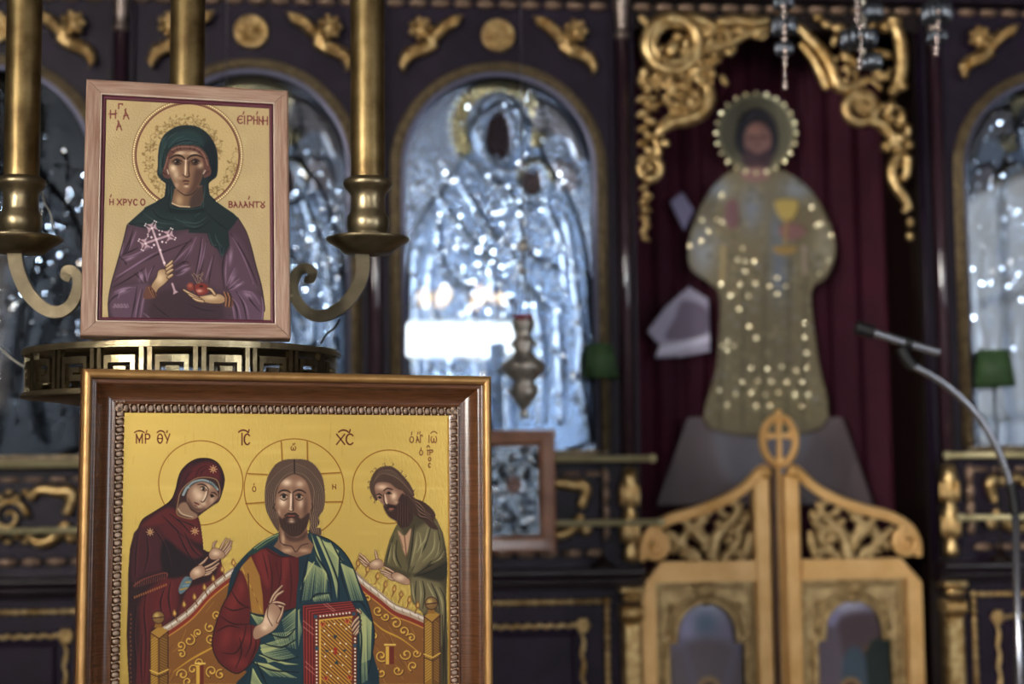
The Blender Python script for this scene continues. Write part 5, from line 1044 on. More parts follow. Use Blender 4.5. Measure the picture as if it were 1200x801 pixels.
# ============================================================ brass candle stand behind the icons
SC = at_depth(217, 400, 2.25); ZR = at_depth(217, 400.5, 2.01)[2]
# the icon's lower front edge rests on the plate
zb_icon = min(PS.world(np.array([[sx*SW/2, y, -SH/2]]))[0][2] for sx in (-1, 1) for y in (0, .022))
ZR = zb_icon-.0005
stand = thing('candle_stand', 'brass candle stand with three tall tubes and a pierced key-pattern gallery', 'candle stand', (SC[0], SC[1], 0))
def sl(V): return V
RB = .238; HB = .074
cxy = (0, 0)
def ringm(r0, r1, z0, z1, n=72):
    V = []; F = []
    for k in range(n):
        a = 2*math.pi*k/n
        for r, z in ((r0, z0), (r1, z0), (r1, z1), (r0, z1)): V.append((r*math.cos(a), r*math.sin(a), z))
    for k in range(n):
        k2 = (k+1) % n
        for j in range(4): j2 = (j+1) % 4; F.append((4*k+j, 4*k2+j, 4*k2+j2, 4*k+j2))
    return V, F
def spart(mb, name, m, par=None): o = mb.build(name, m, par or stand); o.location = (0, 0, 0); return o
V, F = ringm(RB-.012, RB+.005, ZR-.009, ZR, 96); top = MB(); top.add(V, F, False); V, F = ringm(RB-.004, RB+.007, ZR-.006, ZR-.003, 96); top.add(V, F, False); spart(top, 'upper_rim', BRASSD)
V, F = ringm(RB-.012, RB+.005, ZR-HB, ZR-HB+.008, 96); bt = MB(); bt.add(V, F, False); V, F = ringm(RB-.006, RB+.008, ZR-HB+.001, ZR-HB+.005, 96); bt.add(V, F, False); spart(bt, 'lower_rim', BRASSD)
spart(MB().lathe([(RB-.012, ZR-.006), (RB-.011, ZR-.001)], (0, 0, 0), 64), 'cover_plate', BRASSD)
spart(MB().lathe([(.03, ZR-HB-.03), (RB-.05, ZR-HB-.006), (RB-.008, ZR-HB), (RB-.008, ZR-HB+.004)], (0, 0, 0), 64), 'tray', BRASSD)
spart(MB().lathe([(.19, 0), (.19, .02), (.15, .035), (.06, .06), (.04, .1), (.032, .2), (.045, .24), (.03, .28), (.026, .9), (.042, .95), (.03, 1.0), (.026, 1.3), (.05, ZR-HB-.05), (.06, ZR-HB-.02)], (0, 0, 0), 28), 'pedestal', BRASS)
ncell = 20; cw = 2*math.pi/ncell; zc0, zc1 = ZR-HB+.008, ZR-.009; hh = zc1-zc0
def arcbar(mb, a0, a1, z0, z1, d=.006):
    n = max(1, int(abs(a1-a0)/.04)); V = []; F = []
    for i in range(n+1):
        a = a0+(a1-a0)*i/n
        for r, z in ((RB, z0), (RB+.002, z0), (RB+.002, z1), (RB, z1)):
            rr = r if r > RB else RB-d
            V.append((rr*math.cos(a), rr*math.sin(a), z))
    for i in range(n):
        for j in range(4): j2 = (j+1) % 4; F.append((4*i+j, 4*(i+1)+j, 4*(i+1)+j2, 4*i+j2))
    F += [(3, 2, 1, 0), (4*n, 4*n+1, 4*n+2, 4*n+3)]; mb.add(V, F)
t = .085
key = MB()
KEYM = mat('rubbed_bronze', 'aa9a78', .26, .95, ('5a4c36', 30, .25), .06, 60)
for u0, u1, v0, v1 in ((.0, t, 0, 1), (.155, .155+t, 0, 1), (.30, .30+t, 0, .80), (.30, .92, .62, .80), (.92-t, .92, .18, .80), (.50, .92, .18, .34), (.50, .50+t, .18, .50), (.50, .74, .40, .52)):
    arcbar(key, (u0-.5)*cw, (u1-.5)*cw, zc0+hh*v0, zc0+hh*v1)
k0 = None
front = math.atan2(-SC[1], -SC[0])
for k in range(ncell):
    if k0 is None: k0 = spart(key, 'meander', KEYM); o = k0
    else: o = copyof(k0, stand, (0, 0, 0))
    o.rotation_euler = (0, 0, front+cw*(k-.35))
# tubes, sockets, drip pans, arms
PXM = 2.25/FPX
def loc3(px, py, dep=2.25): p = at_depth(px, py, dep); return (p[0]-SC[0], p[1]-SC[1], p[2])
def candle(px, pan_py, dep, arm=None, rads=None):
    b = loc3(px, pan_py, dep); k = dep/FPX
    pan = MB().lathe([(.012, -18*k), (28*k, -17*k), (34*k, -11*k), (46*k, -4*k), (49*k, -1*k), (48.5*k, 1*k), (44*k, 0), (30*k, -3*k), (20*k, -2*k)], b, 40); po = spart(pan, 'drip_pan', BRASSD)
    so = spart(MB().lathe([(20*k, -3*k), (22*k, 2*k), (21*k, 5*k), (23*k, 8*k), (25*k, 17*k), (24.5*k, 25*k), (21*k, 31*k), (20.5*k, 35*k), (20*k, 45*k), (20.5*k, 52*k), (23.5*k, 57*k), (27.5*k, 61*k), (29*k, 65*k), (27.5*k, 69*k), (23*k, 72*k), (19*k, 72*k)], b, 36), 'candle_socket', BRASSD)
    tu = spart(MB().lathe([(20.3*k, 70*k), (20.6*k, 71*k), (20.2*k, 74*k), (20.2*k, .80), (17*k, .81), (5*k, .815)], b, 36), 'candle_tube', BRASS)
    if arm:
        pts = crom([loc3(x, y, d_) for x, y, d_ in arm], 6); rr = np.interp(np.linspace(0, len(arm)-1, len(pts)), range(len(arm)), rads)*k
        ar = MB().tube(pts, list(rr*1.3), 4, flat=.8, phase=math.pi/4, smooth=False); spart(ar, 'arm', mat('flat_bar_brass', '6b604c', .42, .85, ('4d4434', 30, .25), .06, 60))
    return b
candle(431, 280, 2.25, [(424, 296, 2.25), (425, 318, 2.25), (417, 340, 2.25), (400, 360, 2.25), (378, 370, 2.25), (360, 366, 2.25), (348, 352, 2.25), (343, 336, 2.25), (348, 320, 2.25), (358, 314, 2.25), (366, 319, 2.25), (364, 327, 2.25), (357, 327, 2.25)], [9, 8.6, 8.4, 8, 7.4, 7, 7, 7, 6.4, 6, 6, 5.4, 4])
candle(24, 279, 2.2, [(18, 295, 2.2), (22, 318, 2.2), (33, 342, 2.2), (50, 360, 2.2), (68, 366, 2.2), (83, 358, 2.2), (91, 342, 2.2), (92, 328, 2.2), (87, 318, 2.2), (79, 317, 2.2), (77, 324, 2.2), (83, 327, 2.2)], [9, 8.6, 8.4, 8, 7.4, 7, 7, 6.4, 6, 6, 5.4, 4])
candle(217.5, 330, 2.25)
for x0, y0, d0 in ((344, 346, 2.25), (91, 346, 2.2)):
    s_ = MB().tube(crom([loc3(x0, y0, d0), loc3((x0+217)/2, 362, 2.25), loc3(217, 372, 2.25)], 8), 6*PXM, 8); spart(s_, 'cross_arm', BRASSD)
spart(MB().lathe([(.03, 0), (.035, .02), (.022, .05), (.03, .09), (.022, .12)], (0, 0, ZR-.002), 24), 'center_knop', BRASSD)
# stand that carries the large icon, out of the picture below
base_z = PL.world(np.array([[0, .03, Z0]]))[0]
ped = thing('icon_pedestal', 'dark wooden pedestal carrying the large framed icon', 'pedestal', (float(base_z[0]), float(base_z[1])-.03, 0), None, (0, 0, R(15)))
zt = min(PL.world(np.array([[x, y, Z0]]))[0][2] for x in (X0, X1) for y in (0, .055))-.001
for nm, a, b in (('top_board', (-.33, -.07, zt-.03), (.33, .09, zt)), ('shaft', (-.2, -.05, .06), (.2, .07, zt-.03)), ('plinth', (-.27, -.09, 0), (.27, .1, .06))):
    MB().box(a, b).build(nm, WOODB, ped).location = (0, 0, 0)
# loose wires
CORD = mat('grey_cord', '8a8880', .5); CORDD = mat('dark_cord', '3a352c', .5)
def wire(name, P, r, m, label):
    p = [at_depth(*x) for x in P]; o = MB().tube(crom(p, 8), r, 6).build(name, m); return tag(o, label, 'wire')
wire('loose_wire', [(-40, 385, 2.3), (-5, 404, 2.28), (14, 420, 2.26), (30, 430, 2.24), (44, 432, 2.22)], .0022, CORD, 'grey wire drooping to the brass gallery at the far left')
wire('loose_wire', [(398, 374, 2.26), (392, 384, 2.27), (383, 391, 2.26), (376, 402, 2.24)], .0018, CORDD, 'short dark wire hanging below the right candle arm')
wire('loose_wire', [(47, 216, 2.21), (52, 236, 2.215), (59, 250, 2.22), (63, 268, 2.22)], .0016, CORD, 'thin wire hanging from the left candle socket')
# ============================================================ behind and on the screen
def wx(px, py, y=YW): p = W(px, py, y); return float(p[0]), float(p[2])
def glassmat():
    m = bpy.data.materials.new('clear_glass'); m.use_nodes = True; nt = m.node_tree; N = nt.nodes; L = nt.links
    N.remove(N['Principled BSDF']); t = N.new('ShaderNodeBsdfTransparent'); g = N.new('ShaderNodeBsdfGlossy'); f = N.new('ShaderNodeFresnel'); mx = N.new('ShaderNodeMixShader')
    g.inputs['Roughness'].default_value = .03; f.inputs[0].default_value = 1.52; t.inputs[0].default_value = (.97, .98, .98, 1)
    L.new(f.outputs[0], mx.inputs[0]); L.new(t.outputs[0], mx.inputs[1]); L.new(g.outputs[0], mx.inputs[2]); L.new(mx.outputs[0], N['Material Output'].inputs[0]); return m
GLASS = glassmat()
for o in [o for o in COL.objects if o.name.startswith('silver_icon')]:
    MB().add([(x-o.location.x, -.0225, z-o.location.z) for x, z in arch_pts(o.location.x, HW+.008, ZSPR, 32, ZB+.002)], [tuple(range(35))]).build('glass_pane', GLASS, o, (0, 0, 0))

# ---- curtain
YC = YW+.36
CURT = mat('crimson_velvet', '430d24', .8, 0, ('2e0819', 9, .25), .2, 200, spec=.3)
mb = MB(); n = 90; V = []; F = []
for i in range(n+1):
    x = .622+(1.428-.622)*i/n
    for z in (.05, 1.0, 1.8, 2.70): V.append((x, YC+.013*math.sin(i*.62)+.006*math.sin(i*1.37+z), z))
for i in range(n):
    for j in range(3): a = i*4+j; F.append((a, a+4, a+5, a+1))
mb.add(V, F, True); mb.tube([(.618, YC, 2.70), (1.43, YC, 2.70)], .009, 8)
tag(mb.build('curtain', CURT), 'deep crimson velvet curtain behind the gilt gates', 'curtain')

# ---- embroidered figure hanging before the curtain
YE = YC-.045
hang = thing('embroidered_figure', 'gold-embroidered haloed figure with chalice hanging on the crimson curtain', 'embroidery', (*[W(886, 590, YE)[0]], YE, float(W(886, 590, YE)[2])))
x0, z1 = wx(752, 104, YE); x1, z0 = wx(1034, 600, YE); st = .0031
nc = int((x1-x0)/st); nr = int((z1-z0)/st)
GX, GZ = np.meshgrid(np.linspace(x0, x1, nc), np.linspace(z1, z0, nr)); Pw = np.stack([GX, np.full_like(GX, YE), GZ], -1).reshape(-1, 3)
px_, py_ = proj(Pw); c = Canvas(px_, py_, '000000', 1.2)
c.fill([(805, 488), (768, 592), (1024, 592), (987, 488)], '5e5054', smooth=False, id=3, h=.004)
c.fill([(840, 496), (850, 560), (905, 575), (950, 500)], '6e6c78', .8, f=10, h=.002)  # soft bluish highlight painted on the pedestal patch
c.fill([(757, 388), (780, 358), (806, 335), (830, 350), (832, 412), (800, 418), (766, 420), (772, 404)], 'a8a0b8', smooth=False, id=2, h=.006); c.fill([(800, 352), (828, 362), (826, 392), (780, 398), (790, 372)], '5a4a60', f=3, alpha=.8); c.stroke([(766, 412), (800, 405), (832, 396)], 'd8d4e8', 9)  # pale reflection in a glass pane, painted as a raised shape
c.fill([(784, 236), (799, 224), (813, 246), (801, 272)], '8a82a8', smooth=False, id=4, h=.005)  # smaller lilac pane reflection, painted likewise
bd = c.fill([(868, 196), (840, 212), (818, 245), (805, 285), (808, 315), (830, 332), (842, 352), (838, 430), (830, 502), (962, 502), (958, 420), (950, 345), (968, 325), (979, 295), (970, 258), (948, 222), (912, 198)], '766a50', id=1, h=.012)
for x, y, rx, ry, col in ((838, 222, 18, 14, '9aa4b4'), (932, 222, 20, 15, '949eb0'), (822, 292, 16, 32, 'b4bac8'), (965, 290, 13, 28, 'a8a08c'), (880, 245, 14, 26, '7c8498'), (908, 270, 8, 26, '6c7484'), (912, 320, 12, 40, '6c7890'), (885, 400, 40, 50, '6a6048'), (850, 420, 14, 60, '6e664e'), (905, 470, 60, 26, '857a58')): c.glow(x, y, rx, ry, col, .8, clip=bd)  # bluish panels of the robe, plus pale highlights painted in, as on the left sleeve
ge = np.random.default_rng(9)
for k in range(260): c.ell(ge.uniform(808, 978), ge.uniform(205, 498), ge.uniform(1.5, 4), ge.uniform(1.5, 4), ge.choice(['9a9272', '4e4a3a', '8a8ea0', 'a89c74', '58523e']), f=1.5, n=8, clip=bd, alpha=.45, h=.0015)
for x in (846, 872, 896, 925, 944): c.stroke([(x, 300), (x-2, 400), (x-4, 500)], '4c4636', 3, f=2, clip=bd, alpha=.6, h=-.002)
c.stroke([(846, 290), (845, 330)], 'a89468', 6, f=2, clip=bd); c.stroke([(940, 290), (942, 320)], 'a09080', 5, f=2, clip=bd)
c.ell(886, 156, 46, 46, '6a6654', id=1, h=.008, n=30); c.ring(886, 156, 44, 44, '8a8468', 4, h=.003)
c.ell(886, 162, 25, 34, '2e2c38', id=1, h=.008); fc = c.ell(886, 166, 16, 22, '9c7470', id=1, h=.004); c.fill([(872, 176), (886, 182), (900, 176), (902, 192), (886, 204), (870, 192)], '4c3640', f=2); c.ell(884, 205, 17, 9, '8e6866', f=2, id=1)
c.glow(882, 154, 8, 6, 'c89484', .8, clip=fc); c.stroke([(876, 163), (883, 162)], '3a2428', 2); c.stroke([(889, 162), (897, 163)], '3a2428', 2); c.stroke([(886, 164), (886, 174)], '704840', 1.6)
c.fill([(850, 238), (862, 236), (864, 262), (856, 270), (848, 258)], '775458', f=2, h=.003); c.fill([(912, 266), (930, 262), (944, 272), (930, 282), (914, 278)], '86605e', f=2, h=.003)
c.fill([(907, 236), (933, 236), (930, 254), (921, 260), (911, 254)], 'bfa55c', f=1.5, h=.005); c.stroke([(920, 258), (919, 286)], 'a88850', 3, h=.003); c.fill([(905, 290), (932, 290), (926, 298), (910, 298)], 'a08048', f=1.5, h=.003)
Pw[:, 1] -= c.h; loc = np.array(hang.location)
EMB = mat('gold_thread_embroidery', 'ffffff', .5, .15, None, .3, 300, attr='Col')
SILK_REFL = mat('silk_and_reflection_paint', 'ffffff', .5, 0, None, .2, 200, attr='Col')
grid_parts(c, Pw-loc, nr, nc, {1: 'embroidered_body', 2: 'painted_glass_reflection', 3: 'grey_pedestal_patch', 4: 'painted_glass_reflection'}, hang, {0: EMB, 1: EMB, 2: SILK_REFL, 3: SILK_REFL, 4: SILK_REFL})
SPANG = mat('gilt_spangle', 'dccca4', .29, 1.0)
g0 = np.random.default_rng(2); sp_ = MB(); SP = [(886+47*math.cos(a*.2618), 156+47*math.sin(a*.2618)) for a in range(24)]
SP += [(846, 228), (840, 257), (830, 271), (822, 282), (808, 288), (846, 260), (823, 258), (951, 243), (961, 262), (974, 275), (957, 264), (971, 305), (960, 320), (870, 291), (873, 306), (864, 304), (884, 306), (873, 318), (885, 332), (867, 333), (877, 347), (845, 333), (911, 325), (911, 344), (902, 335), (921, 335), (866, 362), (856, 346), (943, 378), (943, 395), (945, 413), (946, 431), (880, 431), (899, 432), (916, 430), (933, 434), (870, 447), (888, 446), (904, 447), (922, 448), (940, 448), (843, 457), (862, 461), (880, 460), (897, 462), (912, 460), (931, 462), (947, 462), (886, 475), (902, 475), (939, 476), (852, 474), (853, 400), (846, 405), (860, 405), (852, 410), (878, 382), (886, 396)]
for x, y in SP:
    p = W(x, y, YE-.022); r = .0055                       # sequin angled midway between viewpoint and rear window, so it glints
    hv = (GLINT_EYE-p)/np.linalg.norm(GLINT_EYE-p)+(np.array([.66, YR, 2.6])-p)/np.linalg.norm(np.array([.66, YR, 2.6])-p)
    hv = hv/np.linalg.norm(hv)+g0.normal(size=3)*.045; ax, az = hv[0]/-hv[1], hv[2]/-hv[1]
    V = [p+np.array([r*math.cos(t_), ax*r*math.cos(t_)+az*r*math.sin(t_), r*math.sin(t_)]) for t_ in np.linspace(0, 2*math.pi, 11)[:-1]]
    sp_.add(V+[p+np.array([0, .006, 0])], [tuple(range(10))]+[((q_+1) % 10, q_, 10) for q_ in range(10)])
o = sp_.build('spangles', SPANG, hang); o['kind'] = 'stuff'
# glass in front of the bay
# ---- carved scrollwork at the two sides of the door head
def carve(name, label, parts, loc):
    t = thing(name, label, 'carving', (loc[0], YW-.005, loc[1]))
    for nm, build in parts: mb = MB(); build(mb); mb.build(nm, GILT, t)
    return t
def tp(mb, P, r, y=.02, seg=8, flat=.8):
    Q = crom([(*[wx(a, b)[0]], YW-y, wx(a, b)[1]) for a, b in P], 5)
    rr = np.interp(np.linspace(0, 1, len(Q)), np.linspace(0, 1, len(r)), r)*K*1.15 if hasattr(r, '__len__') else [r*K*1.15]*len(Q)
    mb.tube(Q, list(rr), seg, flat=flat)
def bl(mb, L_, y=.022):
    for a, b, rx, rz, rot in L_: x, z = wx(a, b); mb.ball((x, YW-y, z), (rx*K, min(rx, rz)*K*.8, rz*K), 9, 6, -rot)
def ringpts(cx, cy, r, a0=0, a1=6.283, n=16): return [(cx+r*math.cos(a0+(a1-a0)*i/n), cy+r*math.sin(a0+(a1-a0)*i/n)) for i in range(n+1)]
g = np.random.default_rng(5)
def clump(mb, cx, cy, sx, sy, n, s0=5, s1=10, y=.02):
    for k in range(n): a = g.uniform(0, 6.28); bl(mb, [(cx+g.normal()*sx, cy+g.normal()*sy, g.uniform(s0, s1), g.uniform(s0*.5, s1*.55), a)], y+g.uniform(-.006, .01))
def Lring(mb): tp(mb, ringpts(786, 55, 30), 8, .024); tp(mb, ringpts(786, 55, 22, .5, 5.2), 4, .03); bl(mb, [(760, 33, 13, 5, .4), (752, 26, 8, 5, .8), (786, 60, 9, 14, .5), (792, 46, 7, 6, 0), (800, 62, 8, 5, -.6)])
def Ltop(mb): clump(mb, 815, 50, 10, 14, 14, 5, 10); clump(mb, 848, 62, 8, 8, 8, 4, 8, .008); tp(mb, [(800, 26), (815, 26), (835, 34), (852, 42)], [9, 8, 7, 5]); tp(mb, [(838, 30), (860, 27), (880, 30), (898, 26)], [6, 8, 8, 5]); clump(mb, 838, 45, 8, 9, 12); clump(mb, 868, 36, 14, 6, 16, 4, 8); tp(mb, [(830, 60), (845, 55), (860, 50), (875, 42), (900, 36)], [6, 5, 5, 5, 3])
def Lleaf(mb): clump(mb, 806, 88, 14, 10, 26, 5, 11); clump(mb, 780, 100, 12, 9, 20, 5, 11); clump(mb, 828, 86, 9, 14, 14, 5, 10); clump(mb, 795, 120, 14, 7, 14, 4, 9); bl(mb, [(752, 97, 8, 6, .3), (753, 88, 6, 8, 0), (815, 85, 9, 10, 0), (812, 72, 7, 10, .3)])
def Lscroll(mb): clump(mb, 800, 128, 14, 6, 10, 4, 9); tp(mb, [(768, 158), (785, 146), (803, 142), (820, 134), (829, 118), (826, 103), (815, 98)], [5, 7, 8, 8, 8, 6, 4]); tp(mb, [(770, 150), (790, 135), (806, 130), (815, 120)], [3, 4, 5, 4])
def Ldrop(mb):
    for k in range(20): y_ = 118+k*8.6; s_ = 1-k/36; bl(mb, [(752+2.2*(k % 2)*4*s_, y_, 11*s_, 5.5*s_, .5 if k % 2 else -.4)])
    tp(mb, ringpts(760, 199, 12), 4.5); bl(mb, [(778, 170, 6, 5, 0), (770, 160, 7, 5, .5), (760, 199, 5, 5, 0)]); tp(mb, [(766, 165), (770, 180), (766, 190)], 4)
    for k in range(5): bl(mb, [(754, 236+k*11, 7-k*.5, 6-k*.4, 0)])
carve('carved_scrollwork', 'gilded leafy scroll carving hanging left of the door opening', (('scroll_ring', Lring), ('top_scroll', Ltop), ('acanthus_leaves', Lleaf), ('lower_scroll', Lscroll), ('leaf_drop', Ldrop)), wx(790, 285))
def Rbar(mb): clump(mb, 990, 92, 12, 10, 12, 4, 8, .01); clump(mb, 955, 60, 8, 8, 6, 4, 7, .006); tp(mb, [(933, 34), (948, 50), (964, 68), (974, 88), (979, 104), (992, 105), (1004, 102)], [5, 6.5, 7, 7, 6.5, 6, 4]); tp(mb, [(936, 52), (952, 72), (962, 92), (968, 106)], [4, 5, 6, 5], .012); tp(mb, [(936, 36), (920, 28), (912, 26), (906, 27)], [5, 6, 6, 4], .015)
def Rtop(mb): bl(mb, [(956, 24, 7, 5, 0), (966, 32, 8, 5, .3), (980, 36, 10, 6, 0), (975, 50, 5, 9, .4), (988, 70, 6, 11, -.5), (996, 74, 5, 10, -.5), (1030, 66, 14, 6, .2), (1045, 28, 10, 8, 0), (1034, 34, 8, 8, 0)]); tp(mb, [(1036, 26), (1048, 38), (1053, 60), (1053, 85), (1049, 102), (1040, 112)], [5, 7, 8, 8, 7, 5]); bl(mb, [(1055, 103, 7, 7, 0)]); clump(mb, 1020, 96, 14, 5, 14, 4, 8); clump(mb, 1000, 40, 12, 8, 10, 4, 8, .01)
def Rflower(mb):
    tp(mb, ringpts(1006, 128, 17), 6, .016); 
    for k in range(9): a = k*.698; bl(mb, [(1008+9*math.cos(a), 126+9*math.sin(a), 5, 5, 0)], .034)
    bl(mb, [(1008, 127, 5, 5, 0)], .03); clump(mb, 1040, 134, 8, 10, 14, 4, 8); bl(mb, [(1040, 128, 6, 11, .4), (1053, 140, 6, 12, 0), (1060, 155, 5, 10, 0)])
def Rstem(mb): tp(mb, [(1016, 143), (1030, 148), (1041, 160), (1046, 172), (1055, 178)], [5, 7, 7, 6, 4]); bl(mb, [(1036, 174, 8, 8, 0), (1052, 164, 7, 8, 0), (1062, 172, 6, 7, 0)]); clump(mb, 1056, 178, 5, 8, 10, 4, 7)
def Rdrop(mb): clump(mb, 1056, 200, 5, 10, 8, 4, 7); tp(mb, [(1052, 184), (1044, 192), (1042, 206), (1048, 222), (1057, 234), (1063, 248)], [5, 5.5, 6, 6, 6, 4.5]); tp(mb, [(1060, 186), (1060, 200), (1056, 212)], [6, 5, 3]); bl(mb, [(1063, 262, 5.5, 6.5, 0), (1063, 278, 5.5, 6, 0), (1057, 248, 5, 4, 0), (1060, 205, 5, 7, 0)])
carve('carved_scrollwork', 'gilded scroll carving with a pale flower hanging right of the door opening', (('bold_scroll', Rbar), ('top_scroll', Rtop), ('flower', Rflower), ('stem_scroll', Rstem), ('leaf_drop', Rdrop)), wx(1040, 285))

# ---- gilt gates
YD = YW-.012
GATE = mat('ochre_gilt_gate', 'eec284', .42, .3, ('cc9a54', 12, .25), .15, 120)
GATED = mat('darker_gilt_relief', 'd4b884', .42, .5, ('8a6c40', 40, .25), .2, 160)  # gilt of the gate relief, darker than the gate frame
BROWNM = mat('brown_moulding', '5a3c28', .4, 0, ('3c2618', 20, .2), .1, 60)
def gx_(px): return wx(px, 700, YD)[0]
def gz_(py): return wx(915, py, YD)[1]
def gate(xo, xi, sgn, label, paint, pic):
    """xo outer edge px, xi meeting edge px, sgn +1 if the outer edge is at the left"""
    t = thing('carved_gate', label, 'gate', (gx_((xo+xi)/2), YD, .06), 'pair of gilt gates')
    u = lambda a: xo+sgn*a                                    # px measured from the outer edge
    X_ = lambda a: gx_(u(a)); Wd = abs(xi-xo); zf = .08
    def bx(mb, a0, a1, z0, z1, y0, y1, ch=.006): mb.bevbox((min(X_(a0), X_(a1)), y0, z0), (max(X_(a0), X_(a1)), y1, z1), ch)
    mb = MB(); mb.prism([(X_(0), zf), (X_(17), zf), (X_(17), gz_(676)), (X_(0), gz_(684))], YD, YD+.04); mb.build('outer_stile', GATE, t)
    mb = MB(); bx(mb, Wd-20, Wd, zf, gz_(556), YD, YD+.04); mb.build('inner_stile', GATE, t)
    mb = MB(); mb.prism([(X_(1), gz_(684)), (X_(24), gz_(656)), (X_(Wd-20), gz_(656)), (X_(Wd-20), gz_(680)), (X_(17), gz_(680))], YD-.002, YD+.038); mb.build('top_rail', GATE, t)
    mb = MB(); bx(mb, 17, Wd-20, zf, zf+.16, YD, YD+.04); mb.build('bottom_rail', GATE, t)
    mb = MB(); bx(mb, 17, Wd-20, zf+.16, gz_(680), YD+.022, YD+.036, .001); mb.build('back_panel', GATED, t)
    # dentil border
    d = MB(); zt = gz_(685); z = zt
    while z > .5:
        for a in (21, Wd-26): bx(d, a, a+5.5, z-.0045, z, YD+.012, YD+.023, .001)
        z -= .0075
    a = 27
    while a < Wd-32: bx(d, a, a+2.2, gz_(690), gz_(684), YD+.012, YD+.023, .001); a += 3.6
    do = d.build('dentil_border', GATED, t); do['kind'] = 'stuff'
    # arched picture niche
    cxm = X_((17+Wd-20)/2+1); k = K; zs = gz_(742); hw = 37*k
    zl = .45
    Pn = [(cxm+47*k, zl), (cxm+47*k, gz_(752)), (cxm+hw, gz_(750))]+[(cxm+hw*math.cos(math.pi*i/16), zs+hw*1.06*math.sin(math.pi*i/16)) for i in range(17)]+[(cxm-hw, gz_(750)), (cxm-47*k, gz_(752)), (cxm-47*k, zl)]
    fr = MB(); fr.tube([(x, YD+.012, z) for x, z in Pn], .0085, 8); 
    Pn2 = [(cxm+(hw+.016)*math.cos(math.pi*i/16), zs+(hw*1.06+.016)*math.sin(math.pi*i/16)) for i in range(17)]; fr.tube([(x, YD+.014, z) for x, z in Pn2], .006, 6)
    fr.build('niche_moulding', GATED, t)
    # painted panel, with the lilac glare of its glass mixed into the colours
    st = .0045; x0, x1, z1 = cxm-47*k, cxm+47*k, zs+hw*1.06; nc = int((x1-x0)/st)+1; nr = int((z1-zl)/st)+1
    GX, GZ = np.meshgrid(np.linspace(x0, x1, nc), np.linspace(z1, zl, nr)); Pw = np.stack([GX, np.full_like(GX, YD+.0215), GZ], -1).reshape(-1, 3)
    px_, py_ = proj(Pw); cv = Canvas(px_, py_, '847a92', 1.5); paint(cv)
    rx = np.abs(GX-cxm); out = ((GZ > zs) & (rx**2+((GZ-zs)/1.06)**2 > hw**2)) | ((GZ > gz_(751)) & (rx > hw)); cv.id[out.ravel()] = 9
    grid_parts(cv, Pw-np.array(t.location), nr, nc, {0: 'painted_panel'}, t, {0: PAINT}, {0: pic})
    gp = MB(); gp.add([(x, YD+.0165, z) for x, z in Pn], [tuple(range(len(Pn)))]); gp.build('glass_pane', GLASS, t)
    # sprig and spandrel flowers
    s_ = MB()
    for a in range(-3, 4): s_.ball((cxm+a*.007, YD+.006, gz_(692)+.014-abs(a)*.004), (.005, .007, .024), 7, 5, -a*.28)
    s_.ball((cxm, YD+.006, gz_(703)), (.012, .008, .012), 8, 5); s_.build('leaf_sprig', GATED, t)
    for e in (-1, 1):
        f = MB()
        for q_ in range(6): f.ball((cxm+e*38*k+.011*math.cos(q_*1.05), YD+.014, gz_(712)+.011*math.sin(q_*1.05)), (.007, .006, .007), 7, 5)
        f.ball((cxm+e*38*k, YD+.01, gz_(712)), .006, 7, 5)
        for q_ in range(7): f.ball((cxm+e*(22+q_*3.4)*k, YD+.016, gz_(700+abs(q_-2)*2.2+q_*2)), (.006, .005, .004), 6, 4, q_*.6)
        f.build('spandrel_flower', GATED, t)
    # crest: swept rim, volute, acanthus openwork
    def T_(L_, y=.0): return [(X_(a), YD+y, gz_(b)) for a, b in L_]
    rim = crom(T_([(2, 655), (3, 636), (14, 618), (36, 605), (66, 597), (98, 585), (124, 570), (142, 552), (150, 548)], .006), 6)
    cr = MB(); cr.tube(rim, list(np.interp(np.linspace(0, 1, len(rim)), [0, .2, .8, 1], [.010, .0125, .014, .012])), 10, flat=1.0); cr.tube([(x, y-.008, z-.012) for x, y, z in rim[8:]], .0055, 8); cr.ball((X_(148), YD+.002, gz_(553)), .018, 10, 7); cr.build('crest_rim', GATE, t)
    vo = MB(); S_ = spiral(X_(16), gz_(638), .036, .006, math.pi/2, 1.9*(-sgn), 34); vo.tube([(x, YD+.002, z) for x, z in S_], list(np.linspace(.011, .005, 35)), 8); vo.ball((X_(16), YD, gz_(638)), .011, 8, 6); vo.build('volute', GATE, t)
    def leaf(L_, r): 
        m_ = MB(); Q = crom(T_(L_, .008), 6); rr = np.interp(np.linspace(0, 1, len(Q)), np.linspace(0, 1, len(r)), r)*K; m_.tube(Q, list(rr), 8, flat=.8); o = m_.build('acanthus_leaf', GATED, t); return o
    leaf([(84, 655), (88, 632), (98, 618), (112, 604), (120, 588)], [9, 8, 7, 6, 3]); leaf([(88, 655), (78, 636), (64, 622), (52, 608)], [6, 7, 7, 4]); leaf([(96, 655), (108, 642), (116, 628), (112, 616)], [6, 6, 6, 4]); leaf([(60, 655), (52, 640), (40, 628), (30, 620)], [5, 6, 6, 3]); leaf([(36, 646), (48, 632), (62, 618), (80, 606)], [4, 6, 6, 4]); leaf([(70, 655), (60, 645), (46, 648)], [5, 6, 4]); leaf([(98, 618), (110, 622), (122, 612), (126, 598)], [4, 6, 6, 3]); leaf([(88, 632), (74, 626), (70, 610), (84, 598)], [4, 5, 5, 4]); leaf([(116, 655), (126, 640), (128, 622)], [5, 6, 4]); leaf([(124, 655), (116, 646), (104, 650)], [4, 5, 3]); leaf([(104, 604), (96, 600), (92, 590)], [4, 5, 3])
